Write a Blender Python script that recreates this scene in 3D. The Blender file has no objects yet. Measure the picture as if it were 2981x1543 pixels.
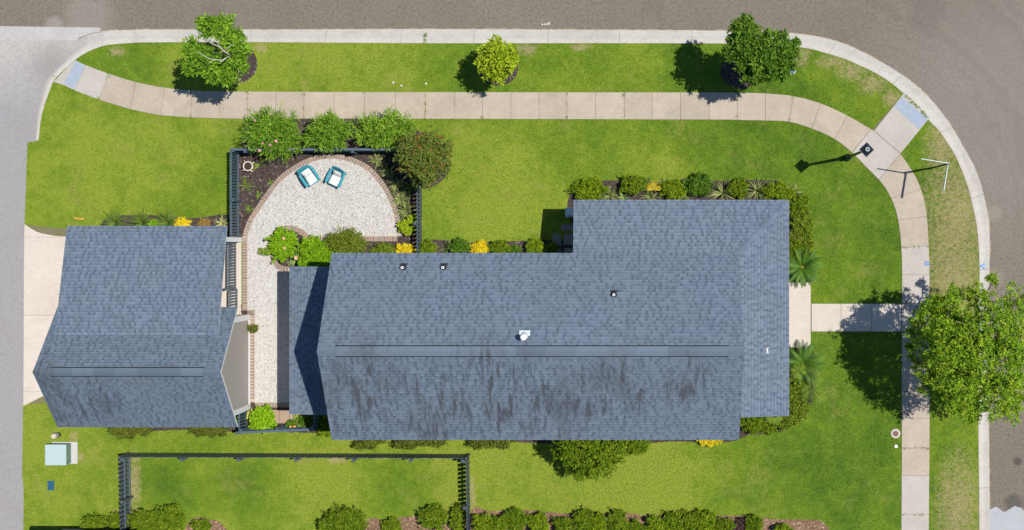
import bpy, math, random
import numpy as np
from mathutils import Vector, Matrix

# ------------------------------------------------------------------ camera, sky, sun, exposure
SC = bpy.context.scene
COL = SC.collection
H = 60.0            # camera height over the lawn, metres
S = 65.0            # photo pixels per metre on the ground
U0, V0 = 1830.0, 720.0   # photo pixel straight below the camera
R = math.radians

cam_d = bpy.data.cameras.new("camera")
cam = bpy.data.objects.new("camera", cam_d); COL.objects.link(cam)
cam.location = (0, 0, H); cam.rotation_euler = (0, 0, 0)
cam_d.sensor_width = 36.0
cam_d.lens = 36.0 * H / (2981.0 / S)
cam_d.shift_x = (1490.5 - U0) / 2981.0
cam_d.shift_y = -(771.5 - V0) / 2981.0
cam_d.clip_start = 0.5; cam_d.clip_end = 2000.0
SC.camera = cam

SUN_EL = R(67.0)
SUN_AZ = Vector((0.983, 0.182, 0)).normalized()
sun_dir = Vector((SUN_AZ.x * math.cos(SUN_EL), SUN_AZ.y * math.cos(SUN_EL), math.sin(SUN_EL)))
w = bpy.data.worlds.new("World"); SC.world = w; w.use_nodes = True
nt = w.node_tree
sky = nt.nodes.new("ShaderNodeTexSky"); sky.sky_type = 'NISHITA'; sky.sun_disc = False
sky.sun_elevation = SUN_EL; sky.sun_rotation = math.atan2(SUN_AZ.x, SUN_AZ.y)
sky.air_density = 1.0; sky.dust_density = 0.0; sky.ozone_density = 5.0
nt.links.new(sky.outputs[0], nt.nodes["Background"].inputs[0])
nt.nodes["Background"].inputs[1].default_value = 0.08
sun_d = bpy.data.lights.new("sun", 'SUN'); sun_d.energy = 4.3; sun_d.angle = R(0.5)
sun_d.color = (1.0, 0.955, 0.88)
sun = bpy.data.objects.new("sun", sun_d); COL.objects.link(sun)
sun.rotation_euler = sun_dir.to_track_quat('Z', 'Y').to_euler(); sun.location = (20, 5, 45)
SC.view_settings.view_transform = 'Standard'; SC.view_settings.look = 'None'
SC.view_settings.gamma = 1.0; SC.view_settings.exposure = 0.11
SC.view_settings.use_curve_mapping = False
SC.cycles.max_bounces = 4; SC.cycles.transparent_max_bounces = 6
SC.cycles.use_denoising = True

# ------------------------------------------------------------------ helpers
def P(u, v, z=0.0):
    k = (H - z) / H / S
    return ((u - U0) * k, -(v - V0) * k)
def P3(u, v, z=0.0):
    x, y = P(u, v, z); return (x, y, z)
def smooth(pts, n=6, closed=False):
    pts = [np.array(p, float) for p in pts]; out = []
    N = len(pts); rng = range(N if closed else N - 1)
    for i in rng:
        p1 = pts[i]; p2 = pts[(i + 1) % N]
        p0 = pts[i - 1] if (i > 0 or closed) else p1
        p3 = pts[(i + 2) % N] if (i + 2 < N or closed) else p2
        for k in range(n):
            t = k / n
            out.append(0.5 * ((2 * p1) + (-p0 + p2) * t + (2 * p0 - 5 * p1 + 4 * p2 - p3) * t * t + (-p0 + 3 * p1 - 3 * p2 + p3) * t ** 3))
    if not closed: out.append(pts[-1])
    return [tuple(p) for p in out]

class MB:
    def __init__(s): s.v = []; s.f = []; s.m = []
    def add(s, vs, fs, mi=0):
        b = len(s.v); s.v += [tuple(p) for p in vs]
        for f in fs: s.f.append([i + b for i in f]); s.m.append(mi)
        return s
    def hexa(s, c, mi=0):   # 8 corners: bottom 4 ccw, top 4 ccw
        return s.add(c, [(3, 2, 1, 0), (4, 5, 6, 7), (0, 1, 5, 4), (1, 2, 6, 5), (2, 3, 7, 6), (3, 0, 4, 7)], mi)
    def box(s, cx, cy, z0, sx, sy, sz, rz=0.0, mi=0, taper=1.0):
        c, sn = math.cos(rz), math.sin(rz); vs = []
        for z, t in ((z0, 1.0), (z0 + sz, taper)):
            for dx, dy in ((-1, -1), (1, -1), (1, 1), (-1, 1)):
                x, y = dx * sx / 2 * t, dy * sy / 2 * t
                vs.append((cx + x * c - y * sn, cy + x * sn + y * c, z))
        return s.hexa(vs, mi)
    def beam(s, a, b, w_, h_, mi=0, up=(0, 0, 1)):
        a = Vector(a); b = Vector(b); d = (b - a).normalized(); u = Vector(up)
        if abs(d.dot(u)) > 0.98: u = Vector((0, 1, 0))
        r = d.cross(u).normalized(); u = r.cross(d).normalized(); vs = []
        for p in (a, b):
            for i, j in ((-1, -1), (1, -1), (1, 1), (-1, 1)):
                vs.append(p + r * (i * w_ / 2) + u * (j * h_ / 2))
        o = [0, 1, 2, 3, 4, 5, 6, 7]
        return s.add(vs, [(0, 1, 2, 3), (7, 6, 5, 4), (0, 4, 5, 1), (1, 5, 6, 2), (2, 6, 7, 3), (3, 7, 4, 0)], mi)
    def prism(s, poly, z0, z1, mi=0, mside=None):
        a = sum(poly[i - 1][0] * poly[i][1] - poly[i][0] * poly[i - 1][1] for i in range(len(poly)))
        if a < 0: poly = poly[::-1]
        n = len(poly); vs = [(x, y, z0) for x, y in poly] + [(x, y, z1) for x, y in poly]
        s.add(vs, [tuple(range(n, 2 * n)), tuple(range(n - 1, -1, -1))], mi)
        b = len(s.v) - 2 * n
        for i in range(n):
            j = (i + 1) % n; s.f.append([b + i, b + j, b + n + j, b + n + i]); s.m.append(mi if mside is None else mside)
        return s
    def sheet(s, poly, z, mi=0):
        a = sum(poly[i - 1][0] * poly[i][1] - poly[i][0] * poly[i - 1][1] for i in range(len(poly)))
        if a < 0: poly = poly[::-1]
        return s.add([(x, y, z) for x, y in poly], [tuple(range(len(poly)))], mi)
    def lathe(s, cx, cy, prof, n=16, mi=0, cap=True):
        b = len(s.v); k = len(prof)
        for r, z in prof:
            for i in range(n):
                t = 2 * math.pi * i / n; s.v.append((cx + r * math.cos(t), cy + r * math.sin(t), z))
        for j in range(k - 1):
            for i in range(n):
                i2 = (i + 1) % n; s.f.append([b + j * n + i, b + j * n + i2, b + (j + 1) * n + i2, b + (j + 1) * n + i]); s.m.append(mi)
        if cap:
            s.f.append([b + i for i in range(n - 1, -1, -1)]); s.m.append(mi)
            s.f.append([b + (k - 1) * n + i for i in range(n)]); s.m.append(mi)
        return s
    def tube(s, path, r0, r1=None, n=7, mi=0):
        r1 = r0 if r1 is None else r1; path = [Vector(p) for p in path]; b = len(s.v); K = len(path)
        for j, p in enumerate(path):
            d = (path[min(j + 1, K - 1)] - path[max(j - 1, 0)]).normalized()
            u = Vector((0, 0, 1)) if abs(d.z) < 0.9 else Vector((1, 0, 0))
            a = d.cross(u).normalized(); c = d.cross(a).normalized(); r = r0 + (r1 - r0) * j / (K - 1)
            for i in range(n):
                t = 2 * math.pi * i / n; s.v.append(tuple(p + a * (r * math.cos(t)) + c * (r * math.sin(t))))
        for j in range(K - 1):
            for i in range(n):
                i2 = (i + 1) % n; s.f.append([b + j * n + i, b + (j + 1) * n + i, b + (j + 1) * n + i2, b + j * n + i2]); s.m.append(mi)
        s.f.append([b + i for i in range(n)]); s.m.append(mi)
        s.f.append([b + (K - 1) * n + i for i in range(n - 1, -1, -1)]); s.m.append(mi)
        return s
    def torus(s, cx, cy, cz, Rr, r, n=24, k=7, mi=0):
        b = len(s.v)
        for i in range(n):
            t = 2 * math.pi * i / n
            for j in range(k):
                q = 2 * math.pi * j / k; s.v.append((cx + (Rr + r * math.cos(q)) * math.cos(t), cy + (Rr + r * math.cos(q)) * math.sin(t), cz + r * math.sin(q)))
        for i in range(n):
            for j in range(k):
                i2, j2 = (i + 1) % n, (j + 1) % k
                s.f.append([b + i * k + j, b + i2 * k + j, b + i2 * k + j2, b + i * k + j2]); s.m.append(mi)
        return s
    def build(s, name, mats, parent=None, smooth_=False, bevel=0.0):
        o = Vector((0, 0, 0)) if parent is None else wloc(parent)
        me = bpy.data.meshes.new(name)
        me.from_pydata([(x - o.x, y - o.y, z - o.z) for x, y, z in s.v], [], s.f)
        mats = mats if isinstance(mats, (list, tuple)) else [mats]
        for m in mats: me.materials.append(m)
        if len(mats) > 1: me.polygons.foreach_set("material_index", s.m)
        if smooth_: me.polygons.foreach_set("use_smooth", [True] * len(s.f))
        me.update()
        ob = bpy.data.objects.new(name, me); COL.objects.link(ob)
        if parent is not None: ob.parent = parent
        if bevel > 0:
            md = ob.modifiers.new("bevel", 'BEVEL'); md.width = bevel; md.segments = 2; md.limit_method = 'ANGLE'; md.angle_limit = R(40)
        return ob
def wloc(o):
    l = Vector(o.location)
    while o.parent is not None: o = o.parent; l = l + Vector(o.location)
    return l
def tag(o, label=None, cat=None, group=None, kind=None):
    if label: o["label"] = label
    if cat: o["category"] = cat
    if group: o["group"] = group
    if kind: o["kind"] = kind
    return o
def thing(name, loc, label, cat, group=None):
    o = bpy.data.objects.new(name, None); COL.objects.link(o); o.location = loc; o.empty_display_size = 0.2
    return tag(o, label, cat, group)
def nmesh(name, V, F, mat, parent=None, tone=None, mats=None):
    """numpy mesh: V (n,3), F (m,k) with equal k"""
    o = Vector((0, 0, 0)) if parent is None else wloc(parent)
    V = np.asarray(V, np.float32) - np.array([o.x, o.y, o.z], np.float32); F = np.asarray(F, np.int32)
    me = bpy.data.meshes.new(name); n, k = F.shape
    me.vertices.add(len(V)); me.vertices.foreach_set("co", V.ravel())
    me.loops.add(n * k); me.loops.foreach_set("vertex_index", F.ravel())
    me.polygons.add(n); me.polygons.foreach_set("loop_start", np.arange(0, n * k, k, dtype=np.int32))
    me.polygons.foreach_set("loop_total", np.full(n, k, dtype=np.int32))
    me.materials.append(mat)
    if tone is not None:
        a = me.attributes.new("tone", 'FLOAT', 'POINT'); a.data.foreach_set("value", np.asarray(tone, np.float32))
    me.update(calc_edges=True)
    ob = bpy.data.objects.new(name, me); COL.objects.link(ob)
    if parent is not None: ob.parent = parent
    return ob
def inpoly(x, y, poly):
    x = np.asarray(x); y = np.asarray(y); r = np.zeros(x.shape, bool); n = len(poly); j = n - 1
    for i in range(n):
        xi, yi = poly[i]; xj, yj = poly[j]
        if yi != yj: r ^= ((yi > y) != (yj > y)) & (x < (xj - xi) * (y - yi) / (yj - yi) + xi)
        j = i
    return r
def PP(pts, z=0.0): return [P(u, v, z) for u, v in pts]

# ------------------------------------------------------------------ materials
class NT:
    def __init__(s, name):
        s.m = bpy.data.materials.new(name); s.m.use_nodes = True; s.t = s.m.node_tree; s.b = s.t.nodes["Principled BSDF"]
        s.b.inputs["Specular IOR Level"].default_value = 0.25
    def n(s, t, **kw):
        nd = s.t.nodes.new("ShaderNode" + t)
        for k, v in kw.items(): setattr(nd, k, v)
        return nd
    def l(s, a, b): s.t.links.new(a, b)
    def pos(s):
        if not hasattr(s, "_p"): s._p = s.n("NewGeometry").outputs["Position"]
        return s._p
    def put(s, sock, v):
        if hasattr(v, "node"): s.l(v, sock)
        elif isinstance(v, (tuple, list)): sock.default_value = tuple(v) + ((1.0,) if len(v) == 3 and len(sock.default_value) == 4 else ())
        else: sock.default_value = v
    def noise(s, sc, det=3, rough=0.55, vec=None, dist=0.0):
        nd = s.n("TexNoise"); nd.inputs["Scale"].default_value = sc; nd.inputs["Detail"].default_value = det
        nd.inputs["Roughness"].default_value = rough; nd.inputs["Distortion"].default_value = dist
        s.l(vec if vec is not None else s.pos(), nd.inputs["Vector"]); return nd.outputs["Fac"]
    def voro(s, sc, out="Color", vec=None):
        nd = s.n("TexVoronoi"); nd.inputs["Scale"].default_value = sc; s.l(vec if vec is not None else s.pos(), nd.inputs["Vector"]); return nd.outputs[out]
    def ramp(s, f, stops):
        nd = s.n("ValToRGB"); e = nd.color_ramp.elements
        while len(e) < len(stops): e.new(0.5)
        for i, (p, c) in enumerate(stops): e[i].position = p; e[i].color = (tuple(c) + (1,)) if isinstance(c, (tuple, list)) else (c, c, c, 1)
        s.l(f, nd.inputs[0]); return nd.outputs[0]
    def mix(s, f, a, b, bt='MIX'):
        nd = s.n("MixRGB", blend_type=bt); s.put(nd.inputs[0], f); s.put(nd.inputs[1], a); s.put(nd.inputs[2], b); return nd.outputs[0]
    def math(s, op, a, b=0.0, c=None):
        nd = s.n("Math", operation=op); s.put(nd.inputs[0], a); s.put(nd.inputs[1], b)
        if c is not None: s.put(nd.inputs[2], c)
        return nd.outputs[0]
    def scaled(s, sx, sy, sz=1.0, rz=0.0):
        nd = s.n("Mapping"); nd.inputs["Scale"].default_value = (sx, sy, sz); nd.inputs["Rotation"].default_value = (0, 0, rz); s.l(s.pos(), nd.inputs["Vector"]); return nd.outputs[0]
    def blob(s, u, v, r, sy=1.0):
        """0..1 falloff round a spot on the ground (for turf that differs there)"""
        x, y = P(u, v); nd = s.n("Mapping"); nd.inputs["Location"].default_value = (-x, -y * sy, 0); nd.inputs["Scale"].default_value = (1, sy, 0); s.l(s.pos(), nd.inputs["Vector"])
        ln = s.n("VectorMath", operation='LENGTH'); s.l(nd.outputs[0], ln.inputs[0])
        q = s.math('DIVIDE', ln.outputs["Value"], r / S); q = s.math('SUBTRACT', 1.0, q); return s.math('MAXIMUM', q, 0.0)
    def bump(s, hgt, st=0.3, d=0.02):
        nd = s.n("Bump"); nd.inputs["Strength"].default_value = st; nd.inputs["Distance"].default_value = d; s.l(hgt, nd.inputs["Height"]); s.l(nd.outputs[0], s.b.inputs["Normal"])
    def rnd(s): return s.n("ObjectInfo").outputs["Random"]
    def attr(s, nm): return s.n("Attribute", attribute_name=nm).outputs["Fac"]
    def done(s, col, rough=0.8, spec=None):
        s.put(s.b.inputs["Base Color"], col); s.put(s.b.inputs["Roughness"], rough)
        if spec is not None: s.b.inputs["Specular IOR Level"].default_value = spec
        return s.m
MAT = {}
def flat(name, col, rough=0.6, var=0.12, sc=6.0, spec=0.3, metal=0.0):
    t = NT(name); f = t.noise(sc, 4)
    c = t.mix(f, tuple(x * (1 - var) for x in col), tuple(min(1, x * (1 + var)) for x in col))
    t.b.inputs["Metallic"].default_value = metal
    MAT[name] = t.done(c, rough, spec); return MAT[name]

# lawn: turf colour varies in broad patches, mowing-scale mottling and blade-scale speckle; dead turf on the verge
def lawn_mat():
    t = NT("lawn_turf")
    big = t.noise(0.17, 3, 0.5); mid = t.noise(0.85, 5, 0.65, dist=0.5); sm = t.noise(3.2, 4, 0.7); fine = t.noise(11, 4, 0.8); spk = t.noise(27, 3, 0.85)
    yel = None
    for a in ((300, 520, 330), (1500, 1440, 800), (900, 1260, 480), (1900, 1380, 420), (1420, 600, 260), (130, 1350, 300), (900, 200, 420), (1950, 480, 200, 2.0)):
        b = t.blob(*a); yel = b if yel is None else t.math('ADD', yel, b)
    gre = None
    for a in ((2480, 700, 480), (2450, 1330, 460), (2150, 330, 330), (1150, 1430, 170), (480, 1420, 120), (760, 1440, 150)):
        b = t.blob(*a); gre = b if gre is None else t.math('ADD', gre, b)
    f = t.math('ADD', t.math('MULTIPLY_ADD', big, 0.95, -0.2), t.math('MULTIPLY', mid, 0.95)); f = t.math('ADD', f, t.math('MULTIPLY', t.math('SUBTRACT', sm, 0.5), 0.7))
    f = t.math('ADD', f, t.math('MULTIPLY', yel, 0.26)); f = t.math('SUBTRACT', f, t.math('MULTIPLY', gre, 0.36))
    c = t.ramp(f, [(0.28, (0.046, 0.118, 0.008)), (0.58, (0.105, 0.195, 0.012)), (0.82, (0.168, 0.255, 0.018)), (1.0, (0.24, 0.305, 0.032))])
    c = t.mix(t.ramp(fine, [(0.28, 0.75), (0.55, 0.0)]), c, (0.055, 0.105, 0.012))
    c = t.mix(t.ramp(spk, [(0.5, 0.0), (0.72, 0.7)]), c, (0.34, 0.37, 0.09))
    br = t.noise(0.6, 4, 0.7, dist=0.6); c = t.mix(t.math('MULTIPLY', t.ramp(br, [(0.54, 0.0), (0.72, 0.55)]), t.ramp(sm, [(0.4, 0.0), (0.62, 1.0)])), c, (0.27, 0.225, 0.085))
    dry = None
    for a in ((2790, 640, 190, 0.45), (2775, 800, 210, 0.6), (2745, 430, 95, 0.6), (2420, 180, 80, 2.2), (2480, 208, 80, 1.6), (2540, 245, 75, 1.3), (2595, 285, 50), (2745, 420, 75, 0.5), (1535, 142, 60, 1.6), (1690, 138, 60, 3), (2335, 160, 45, 0.7),
              (2790, 1480, 120, 0.4), (392, 1410, 34, 0.2), (345, 1505, 44), (350, 1385, 20), (340, 150, 50, 1.8), (760, 140, 40, 1.6), (1376, 1440, 16, 0.15), (980, 1340, 60, 3), (215, 1270, 26), (235, 1330, 22)):
        b = t.blob(*a); dry = b if dry is None else t.math('MAXIMUM', dry, b)
    n2 = t.noise(5.0, 5, 0.85)
    dm = t.math('ADD', t.math('MULTIPLY', dry, 0.62), t.math('MULTIPLY', t.math('SUBTRACT', n2, 0.5), 2.2))
    dm = t.math('MULTIPLY', dm, t.ramp(dry, [(0.0, 0.0), (0.45, 1.0)]))
    c = t.mix(t.ramp(dm, [(0.18, 0.0), (0.60, 0.7)]), c, t.mix(spk, (0.27, 0.20, 0.10), (0.52, 0.41, 0.25)))
    t.bump(fine, 0.7, 0.04)
    return t.done(c, 0.8, 0.03)
MAT["lawn"] = lawn_mat()

def concrete(name, a, b, stain, sc=1.2, rnd=0.12):
    t = NT(name); n1 = t.noise(sc, 6, 0.72); n2 = t.noise(14, 4, 0.85); n3 = t.noise(0.55, 5, 0.75, dist=1.0); n4 = t.noise(2.2, 4, 0.7, vec=t.scaled(0.6, 6.0)); n5 = t.noise(5.0, 5, 0.8)
    c = t.mix(t.ramp(n1, [(0.3, 0.0), (0.7, 1.0)]), a, b); c = t.mix(t.math('MULTIPLY', t.rnd(), rnd * 2), c, t.mix(0.55, c, stain))
    c = t.mix(t.ramp(n3, [(0.48, 0.0), (0.72, 0.5)]), c, stain); c = t.mix(t.ramp(n4, [(0.45, 0.0), (0.75, 0.22)]), c, stain); c = t.mix(t.ramp(n5, [(0.5, 0.0), (0.7, 0.25)]), c, tuple(min(0.85, x * 1.15) for x in a))
    c = t.mix(t.ramp(n2, [(0.32, 0.42), (0.55, 0.0)]), c, stain); t.bump(n2, 0.15, 0.004)
    MAT[name] = t.done(c, 0.85, 0.2); return MAT[name]
concrete("walk", (0.55, 0.465, 0.372), (0.445, 0.375, 0.295), (0.31, 0.262, 0.205), rnd=0.24)
concrete("walk_new", (0.52, 0.48, 0.43), (0.46, 0.42, 0.37), (0.36, 0.33, 0.30))
concrete("kerb", (0.60, 0.575, 0.53), (0.52, 0.49, 0.445), (0.38, 0.33, 0.27), rnd=0.2)
concrete("kerb_gutter", (0.56, 0.54, 0.50), (0.48, 0.455, 0.415), (0.30, 0.27, 0.235), sc=0.9, rnd=0.15)
concrete("sand", (0.42, 0.34, 0.23), (0.34, 0.27, 0.18), (0.22, 0.17, 0.12), sc=2.0)
concrete("drive", (0.68, 0.60, 0.53), (0.62, 0.545, 0.48), (0.47, 0.40, 0.34), rnd=0.1)
concrete("frontwalk", (0.63, 0.57, 0.50), (0.58, 0.52, 0.455), (0.44, 0.38, 0.32), rnd=0.1)
concrete("paver_tan", (0.46, 0.34, 0.25), (0.40, 0.29, 0.21), (0.27, 0.2, 0.15))
concrete("paver_grey", (0.30, 0.30, 0.30), (0.24, 0.24, 0.25), (0.15, 0.15, 0.15))
concrete("joint", (0.24, 0.195, 0.145), (0.19, 0.155, 0.11), (0.13, 0.13, 0.06))
concrete("mortar", (0.50, 0.42, 0.36), (0.44, 0.37, 0.32), (0.34, 0.28, 0.24))
concrete("apron", (0.55, 0.53, 0.51), (0.44, 0.42, 0.40), (0.30, 0.28, 0.27))
def asphalt(name, a, b, warm, wear=False, dk=0.4):
    t = NT(name); n1 = t.noise(0.25, 4, 0.6); n2 = t.noise(9, 5, 0.9); n3 = t.noise(20, 4, 0.95); n4 = t.noise(1.6, 5, 0.7)
    c = t.mix(t.ramp(n1, [(0.3, 0.0), (0.7, 1.0)]), a, b); c = t.mix(t.ramp(n4, [(0.45, 0.0), (0.8, 0.5)]), c, warm)
    c = t.mix(t.ramp(n2, [(0.35, dk), (0.55, 0.0)]), c, tuple(x * 0.5 for x in a)); c = t.mix(t.ramp(n3, [(0.55, 0.0), (0.75, dk * 0.9)]), c, tuple(min(1, x * 1.9) for x in b))
    if wear:   # tyre-polished arcs where traffic turns the corner
        x, y = P(2380, 620); mp = t.n("Mapping"); mp.inputs["Location"].default_value = (-x, -y, 0); t.l(t.pos(), mp.inputs["Vector"])
        ln = t.n("VectorMath", operation='LENGTH'); t.l(mp.outputs[0], ln.inputs[0]); rr = ln.outputs["Value"]
        rr2 = t.math('ADD', rr, t.math('MULTIPLY', t.noise(0.45, 5, 0.7), 2.6)); cb = t.n("CombineXYZ"); t.l(rr2, cb.inputs[0])
        wv = t.noise(1.7, 3, 0.6, vec=cb.outputs[0]); m = t.blob(2960, 220, 560)
        c = t.mix(t.math('MULTIPLY', t.ramp(wv, [(0.45, 0.0), (0.62, 1.0)]), t.math('MINIMUM', t.math('MULTIPLY', m, 1.0), 0.42)), c, tuple(min(1, x * 0.62) for x in a))
        c = t.mix(t.math('MINIMUM', t.math('MULTIPLY', t.blob(2960, 330, 520), 0.5), 0.3), c, (0.30, 0.285, 0.265))
    if wear:   # oil spots and gutter silt
        for (u, v, r, k, cc) in ((2965, 1345, 12, 0.8, (0.07, 0.065, 0.06)), (2952, 1465, 26, 0.75, (0.09, 0.08, 0.075)), (2897, 622, 22, 0.4, (0.32, 0.28, 0.23)), (2900, 810, 24, 0.3, (0.32, 0.28, 0.23)), (155, 72, 26, 0.4, (0.40, 0.37, 0.34)), (255, 50, 70, 0.28, (0.38, 0.35, 0.32)), (2700, 30, 50, 0.3, (0.11, 0.1, 0.09)), (620, 35, 30, 0.25, (0.12, 0.1, 0.09)), (1900, 20, 40, 0.22, (0.12, 0.1, 0.09))):
            q = t.math('ADD', t.blob(u, v, r * 1.5), t.math('MULTIPLY', t.math('SUBTRACT', n4, 0.5), 0.8)); c = t.mix(t.ramp(q, [(0.15, 0.0), (0.55, k)]), c, cc)
    t.bump(n3, 0.25, 0.006); MAT[name] = t.done(c, 0.9, 0.2); return MAT[name]
asphalt("road", (0.190, 0.164, 0.130), (0.228, 0.198, 0.160), (0.200, 0.165, 0.115), wear=True, dk=0.85)
asphalt("road_patch", (0.40, 0.41, 0.43), (0.44, 0.45, 0.47), (0.40, 0.38, 0.36), dk=0.25)
def alley_mat():
    t = NT("alley"); n2 = t.noise(11, 4, 0.85); n3 = t.noise(24, 3, 0.9); n4 = t.noise(0.5, 6, 0.75, dist=0.7); sy = t.n("SeparateXYZ"); t.l(t.pos(), sy.inputs[0])
    g = t.math('ADD', sy.outputs[1], t.math('MULTIPLY', t.math('SUBTRACT', n4, 0.5), 5.0))
    g = t.math('MULTIPLY_ADD', g, 0.25, -1.55)
    c = t.mix(t.ramp(g, [(0.0, 0.0), (0.7, 1.0)]), (0.325, 0.312, 0.312), (0.47, 0.445, 0.415))
    c = t.mix(t.ramp(n4, [(0.5, 0.0), (0.72, 0.55)]), c, (0.30, 0.275, 0.265)); c = t.mix(t.ramp(n2, [(0.35, 0.45), (0.55, 0.0)]), c, (0.18, 0.175, 0.18)); c = t.mix(t.ramp(n3, [(0.55, 0.0), (0.75, 0.45)]), c, (0.6, 0.59, 0.6)); c = t.mix(t.ramp(t.blob(150, 190, 110), [(0.1, 0.0), (0.8, 0.45)]), c, (0.2, 0.18, 0.17))
    t.bump(n3, 0.2, 0.005); return t.done(c, 0.9, 0.2)
MAT["alley"] = alley_mat()
def patio_mat():
    t = NT("shell_concrete"); v = t.voro(30); s_ = t.n("SeparateColor"); t.l(v, s_.inputs[0]); v2 = t.voro(55); s2 = t.n("SeparateColor"); t.l(v2, s2.inputs[0])
    d = t.voro(24, "Distance"); n1 = t.noise(0.8, 4)
    c = t.ramp(s_.outputs[0], [(0.0, (0.20, 0.175, 0.15)), (0.18, (0.38, 0.355, 0.325)), (0.45, (0.55, 0.53, 0.50)), (1.0, (0.72, 0.71, 0.69))])
    c = t.mix(t.math('MULTIPLY', s2.outputs[0], 0.45), c, (0.62, 0.60, 0.58)); c = t.mix(t.ramp(d, [(0.3, 0.0), (0.6, 0.3)]), c, (0.36, 0.33, 0.30)); c = t.mix(t.ramp(n1, [(0.45, 0.0), (0.7, 0.3)]), c, (0.48, 0.45, 0.42))
    t.bump(s_.outputs[0], 0.2, 0.01); return t.done(c, 0.85, 0.2)
MAT["patio"] = patio_mat()
def mulch_mat(name, cs, sc=30):
    t = NT(name); v = t.voro(sc, vec=t.scaled(1, 1.7, 1, 0.6)); s_ = t.n("SeparateColor"); t.l(v, s_.inputs[0]); n1 = t.noise(1.3, 4, 0.6); n2 = t.noise(38, 3, 0.8)
    c = t.ramp(s_.outputs[0], [(0.0, cs[0]), (0.45, cs[1]), (0.86, cs[2]), (1.0, cs[3])]); c = t.mix(t.ramp(n2, [(0.35, 0.6), (0.6, 0.0)]), c, tuple(x * 0.35 for x in cs[0])); c = t.mix(t.ramp(n1, [(0.4, 0.0), (0.8, 0.4)]), c, cs[2])
    t.bump(n2, 0.8, 0.03); MAT[name] = t.done(c, 0.9, 0.1); return MAT[name]
mulch_mat("mulch", ((0.040, 0.030, 0.027), (0.075, 0.056, 0.050), (0.115, 0.088, 0.078), (0.22, 0.18, 0.155)))
mulch_mat("mulch_red", ((0.13, 0.075, 0.045), (0.25, 0.15, 0.095), (0.34, 0.22, 0.145), (0.52, 0.38, 0.26)))
def chip_mat(name, cs):
    t = NT(name); MAT[name] = t.done(t.ramp(t.attr("tone"), [(0.0, cs[0]), (0.6, cs[1]), (0.9, cs[2]), (1.0, cs[3])]), 0.9, 0.1)
chip_mat("chips", ((0.035, 0.026, 0.023), (0.085, 0.063, 0.056), (0.15, 0.115, 0.10), (0.32, 0.26, 0.22)))
chip_mat("chips_red", ((0.11, 0.06, 0.035), (0.28, 0.165, 0.10), (0.42, 0.29, 0.19), (0.62, 0.48, 0.34)))
def brick_mat():
    t = NT("brick"); r = t.rnd(); n1 = t.noise(40, 3, 0.7)
    c = t.ramp(r, [(0.0, (0.20, 0.14, 0.115)), (0.3, (0.27, 0.19, 0.15)), (0.55, (0.23, 0.185, 0.165)), (0.75, (0.34, 0.20, 0.115)), (1.0, (0.30, 0.24, 0.205))])
    c = t.mix(t.ramp(n1, [(0.4, 0.0), (0.7, 0.4)]), c, (0.45, 0.37, 0.31)); return t.done(c, 0.85, 0.15)
MAT["brick"] = brick_mat()
def shingle_mat(name, stains):
    t = NT(name); tn = t.attr("tone"); n1 = t.noise(60, 2, 0.8); n2 = t.noise(0.5, 4, 0.6)
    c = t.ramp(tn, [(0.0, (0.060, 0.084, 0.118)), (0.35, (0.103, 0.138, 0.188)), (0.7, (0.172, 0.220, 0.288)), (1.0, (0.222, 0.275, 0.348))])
    c = t.mix(t.ramp(n1, [(0.4, 0.25), (0.6, 0.0)]), c, (0.075, 0.09, 0.11)); c = t.mix(t.ramp(n2, [(0.45, 0.0), (0.75, 0.35)]), c, (0.135, 0.152, 0.172))
    if stains:   # algae streaks running down the slopes
        st = t.noise(1.0, 4, 0.62, vec=t.scaled(4.2, 0.75, 0.75), dist=0.4); pa = t.noise(0.75, 5, 0.7, vec=t.scaled(1.3, 0.6, 0.6)); sp = t.noise(3.0, 4, 0.7, vec=t.scaled(1.6, 0.8, 0.8)); m = None
        for a in stains:
            b = t.blob(*a); m = b if m is None else t.math('MAXIMUM', m, b)
        mm = t.ramp(m, [(0.05, 0.0), (0.5, 1.0)])
        k = t.math('MULTIPLY', t.ramp(t.math('ADD', st, t.math('MULTIPLY', m, 0.10)), [(0.55, 0.0), (0.68, 0.75)]), mm)
        k2 = t.math('MULTIPLY', t.ramp(t.math('ADD', pa, t.math('MULTIPLY', m, 0.12)), [(0.52, 0.0), (0.72, 0.42)]), mm); k3 = t.math('MULTIPLY', t.ramp(sp, [(0.60, 0.0), (0.70, 0.7)]), mm)
        c = t.mix(t.math('MAXIMUM', t.math('MAXIMUM', k, k2), k3), c, (0.054, 0.052, 0.060))
    t.bump(n1, 0.15, 0.004); MAT[name] = t.done(c, 0.85, 0.2); return MAT[name]
shingle_mat("shingle_house", ((1150, 1080, 200, 1.0), (1020, 1100, 110), (1500, 1090, 190, 1.0), (1800, 1080, 150, 1.2), (1330, 1130, 150), (1650, 1130, 150), (1980, 1070, 110)))
shingle_mat("shingle_garage", ((250, 1130, 130, 0.8), (380, 1140, 110)))
flat("white_trim", (0.78, 0.78, 0.78), 0.5, 0.04); flat("taupe_siding", (0.40, 0.365, 0.33), 0.7, 0.04, 2.0)
flat("white_siding", (0.70, 0.69, 0.66), 0.6, 0.05); flat("fence_paint", (0.075, 0.115, 0.155), 0.55, 0.25, 8.0, 0.4)
flat("fence_paint_south", (0.085, 0.112, 0.145), 0.55, 0.25, 8.0, 0.4)
flat("vent_dark", (0.03, 0.033, 0.04), 0.6); flat("pipe_white", (0.85, 0.85, 0.85), 0.4, 0.03); flat("flashing", (0.62, 0.67, 0.70), 0.5, 0.06)
flat("dark_slot", (0.012, 0.012, 0.015), 0.9); flat("teal_paint", (0.05, 0.31, 0.38), 0.45, 0.12, 12.0, 0.4)
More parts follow.
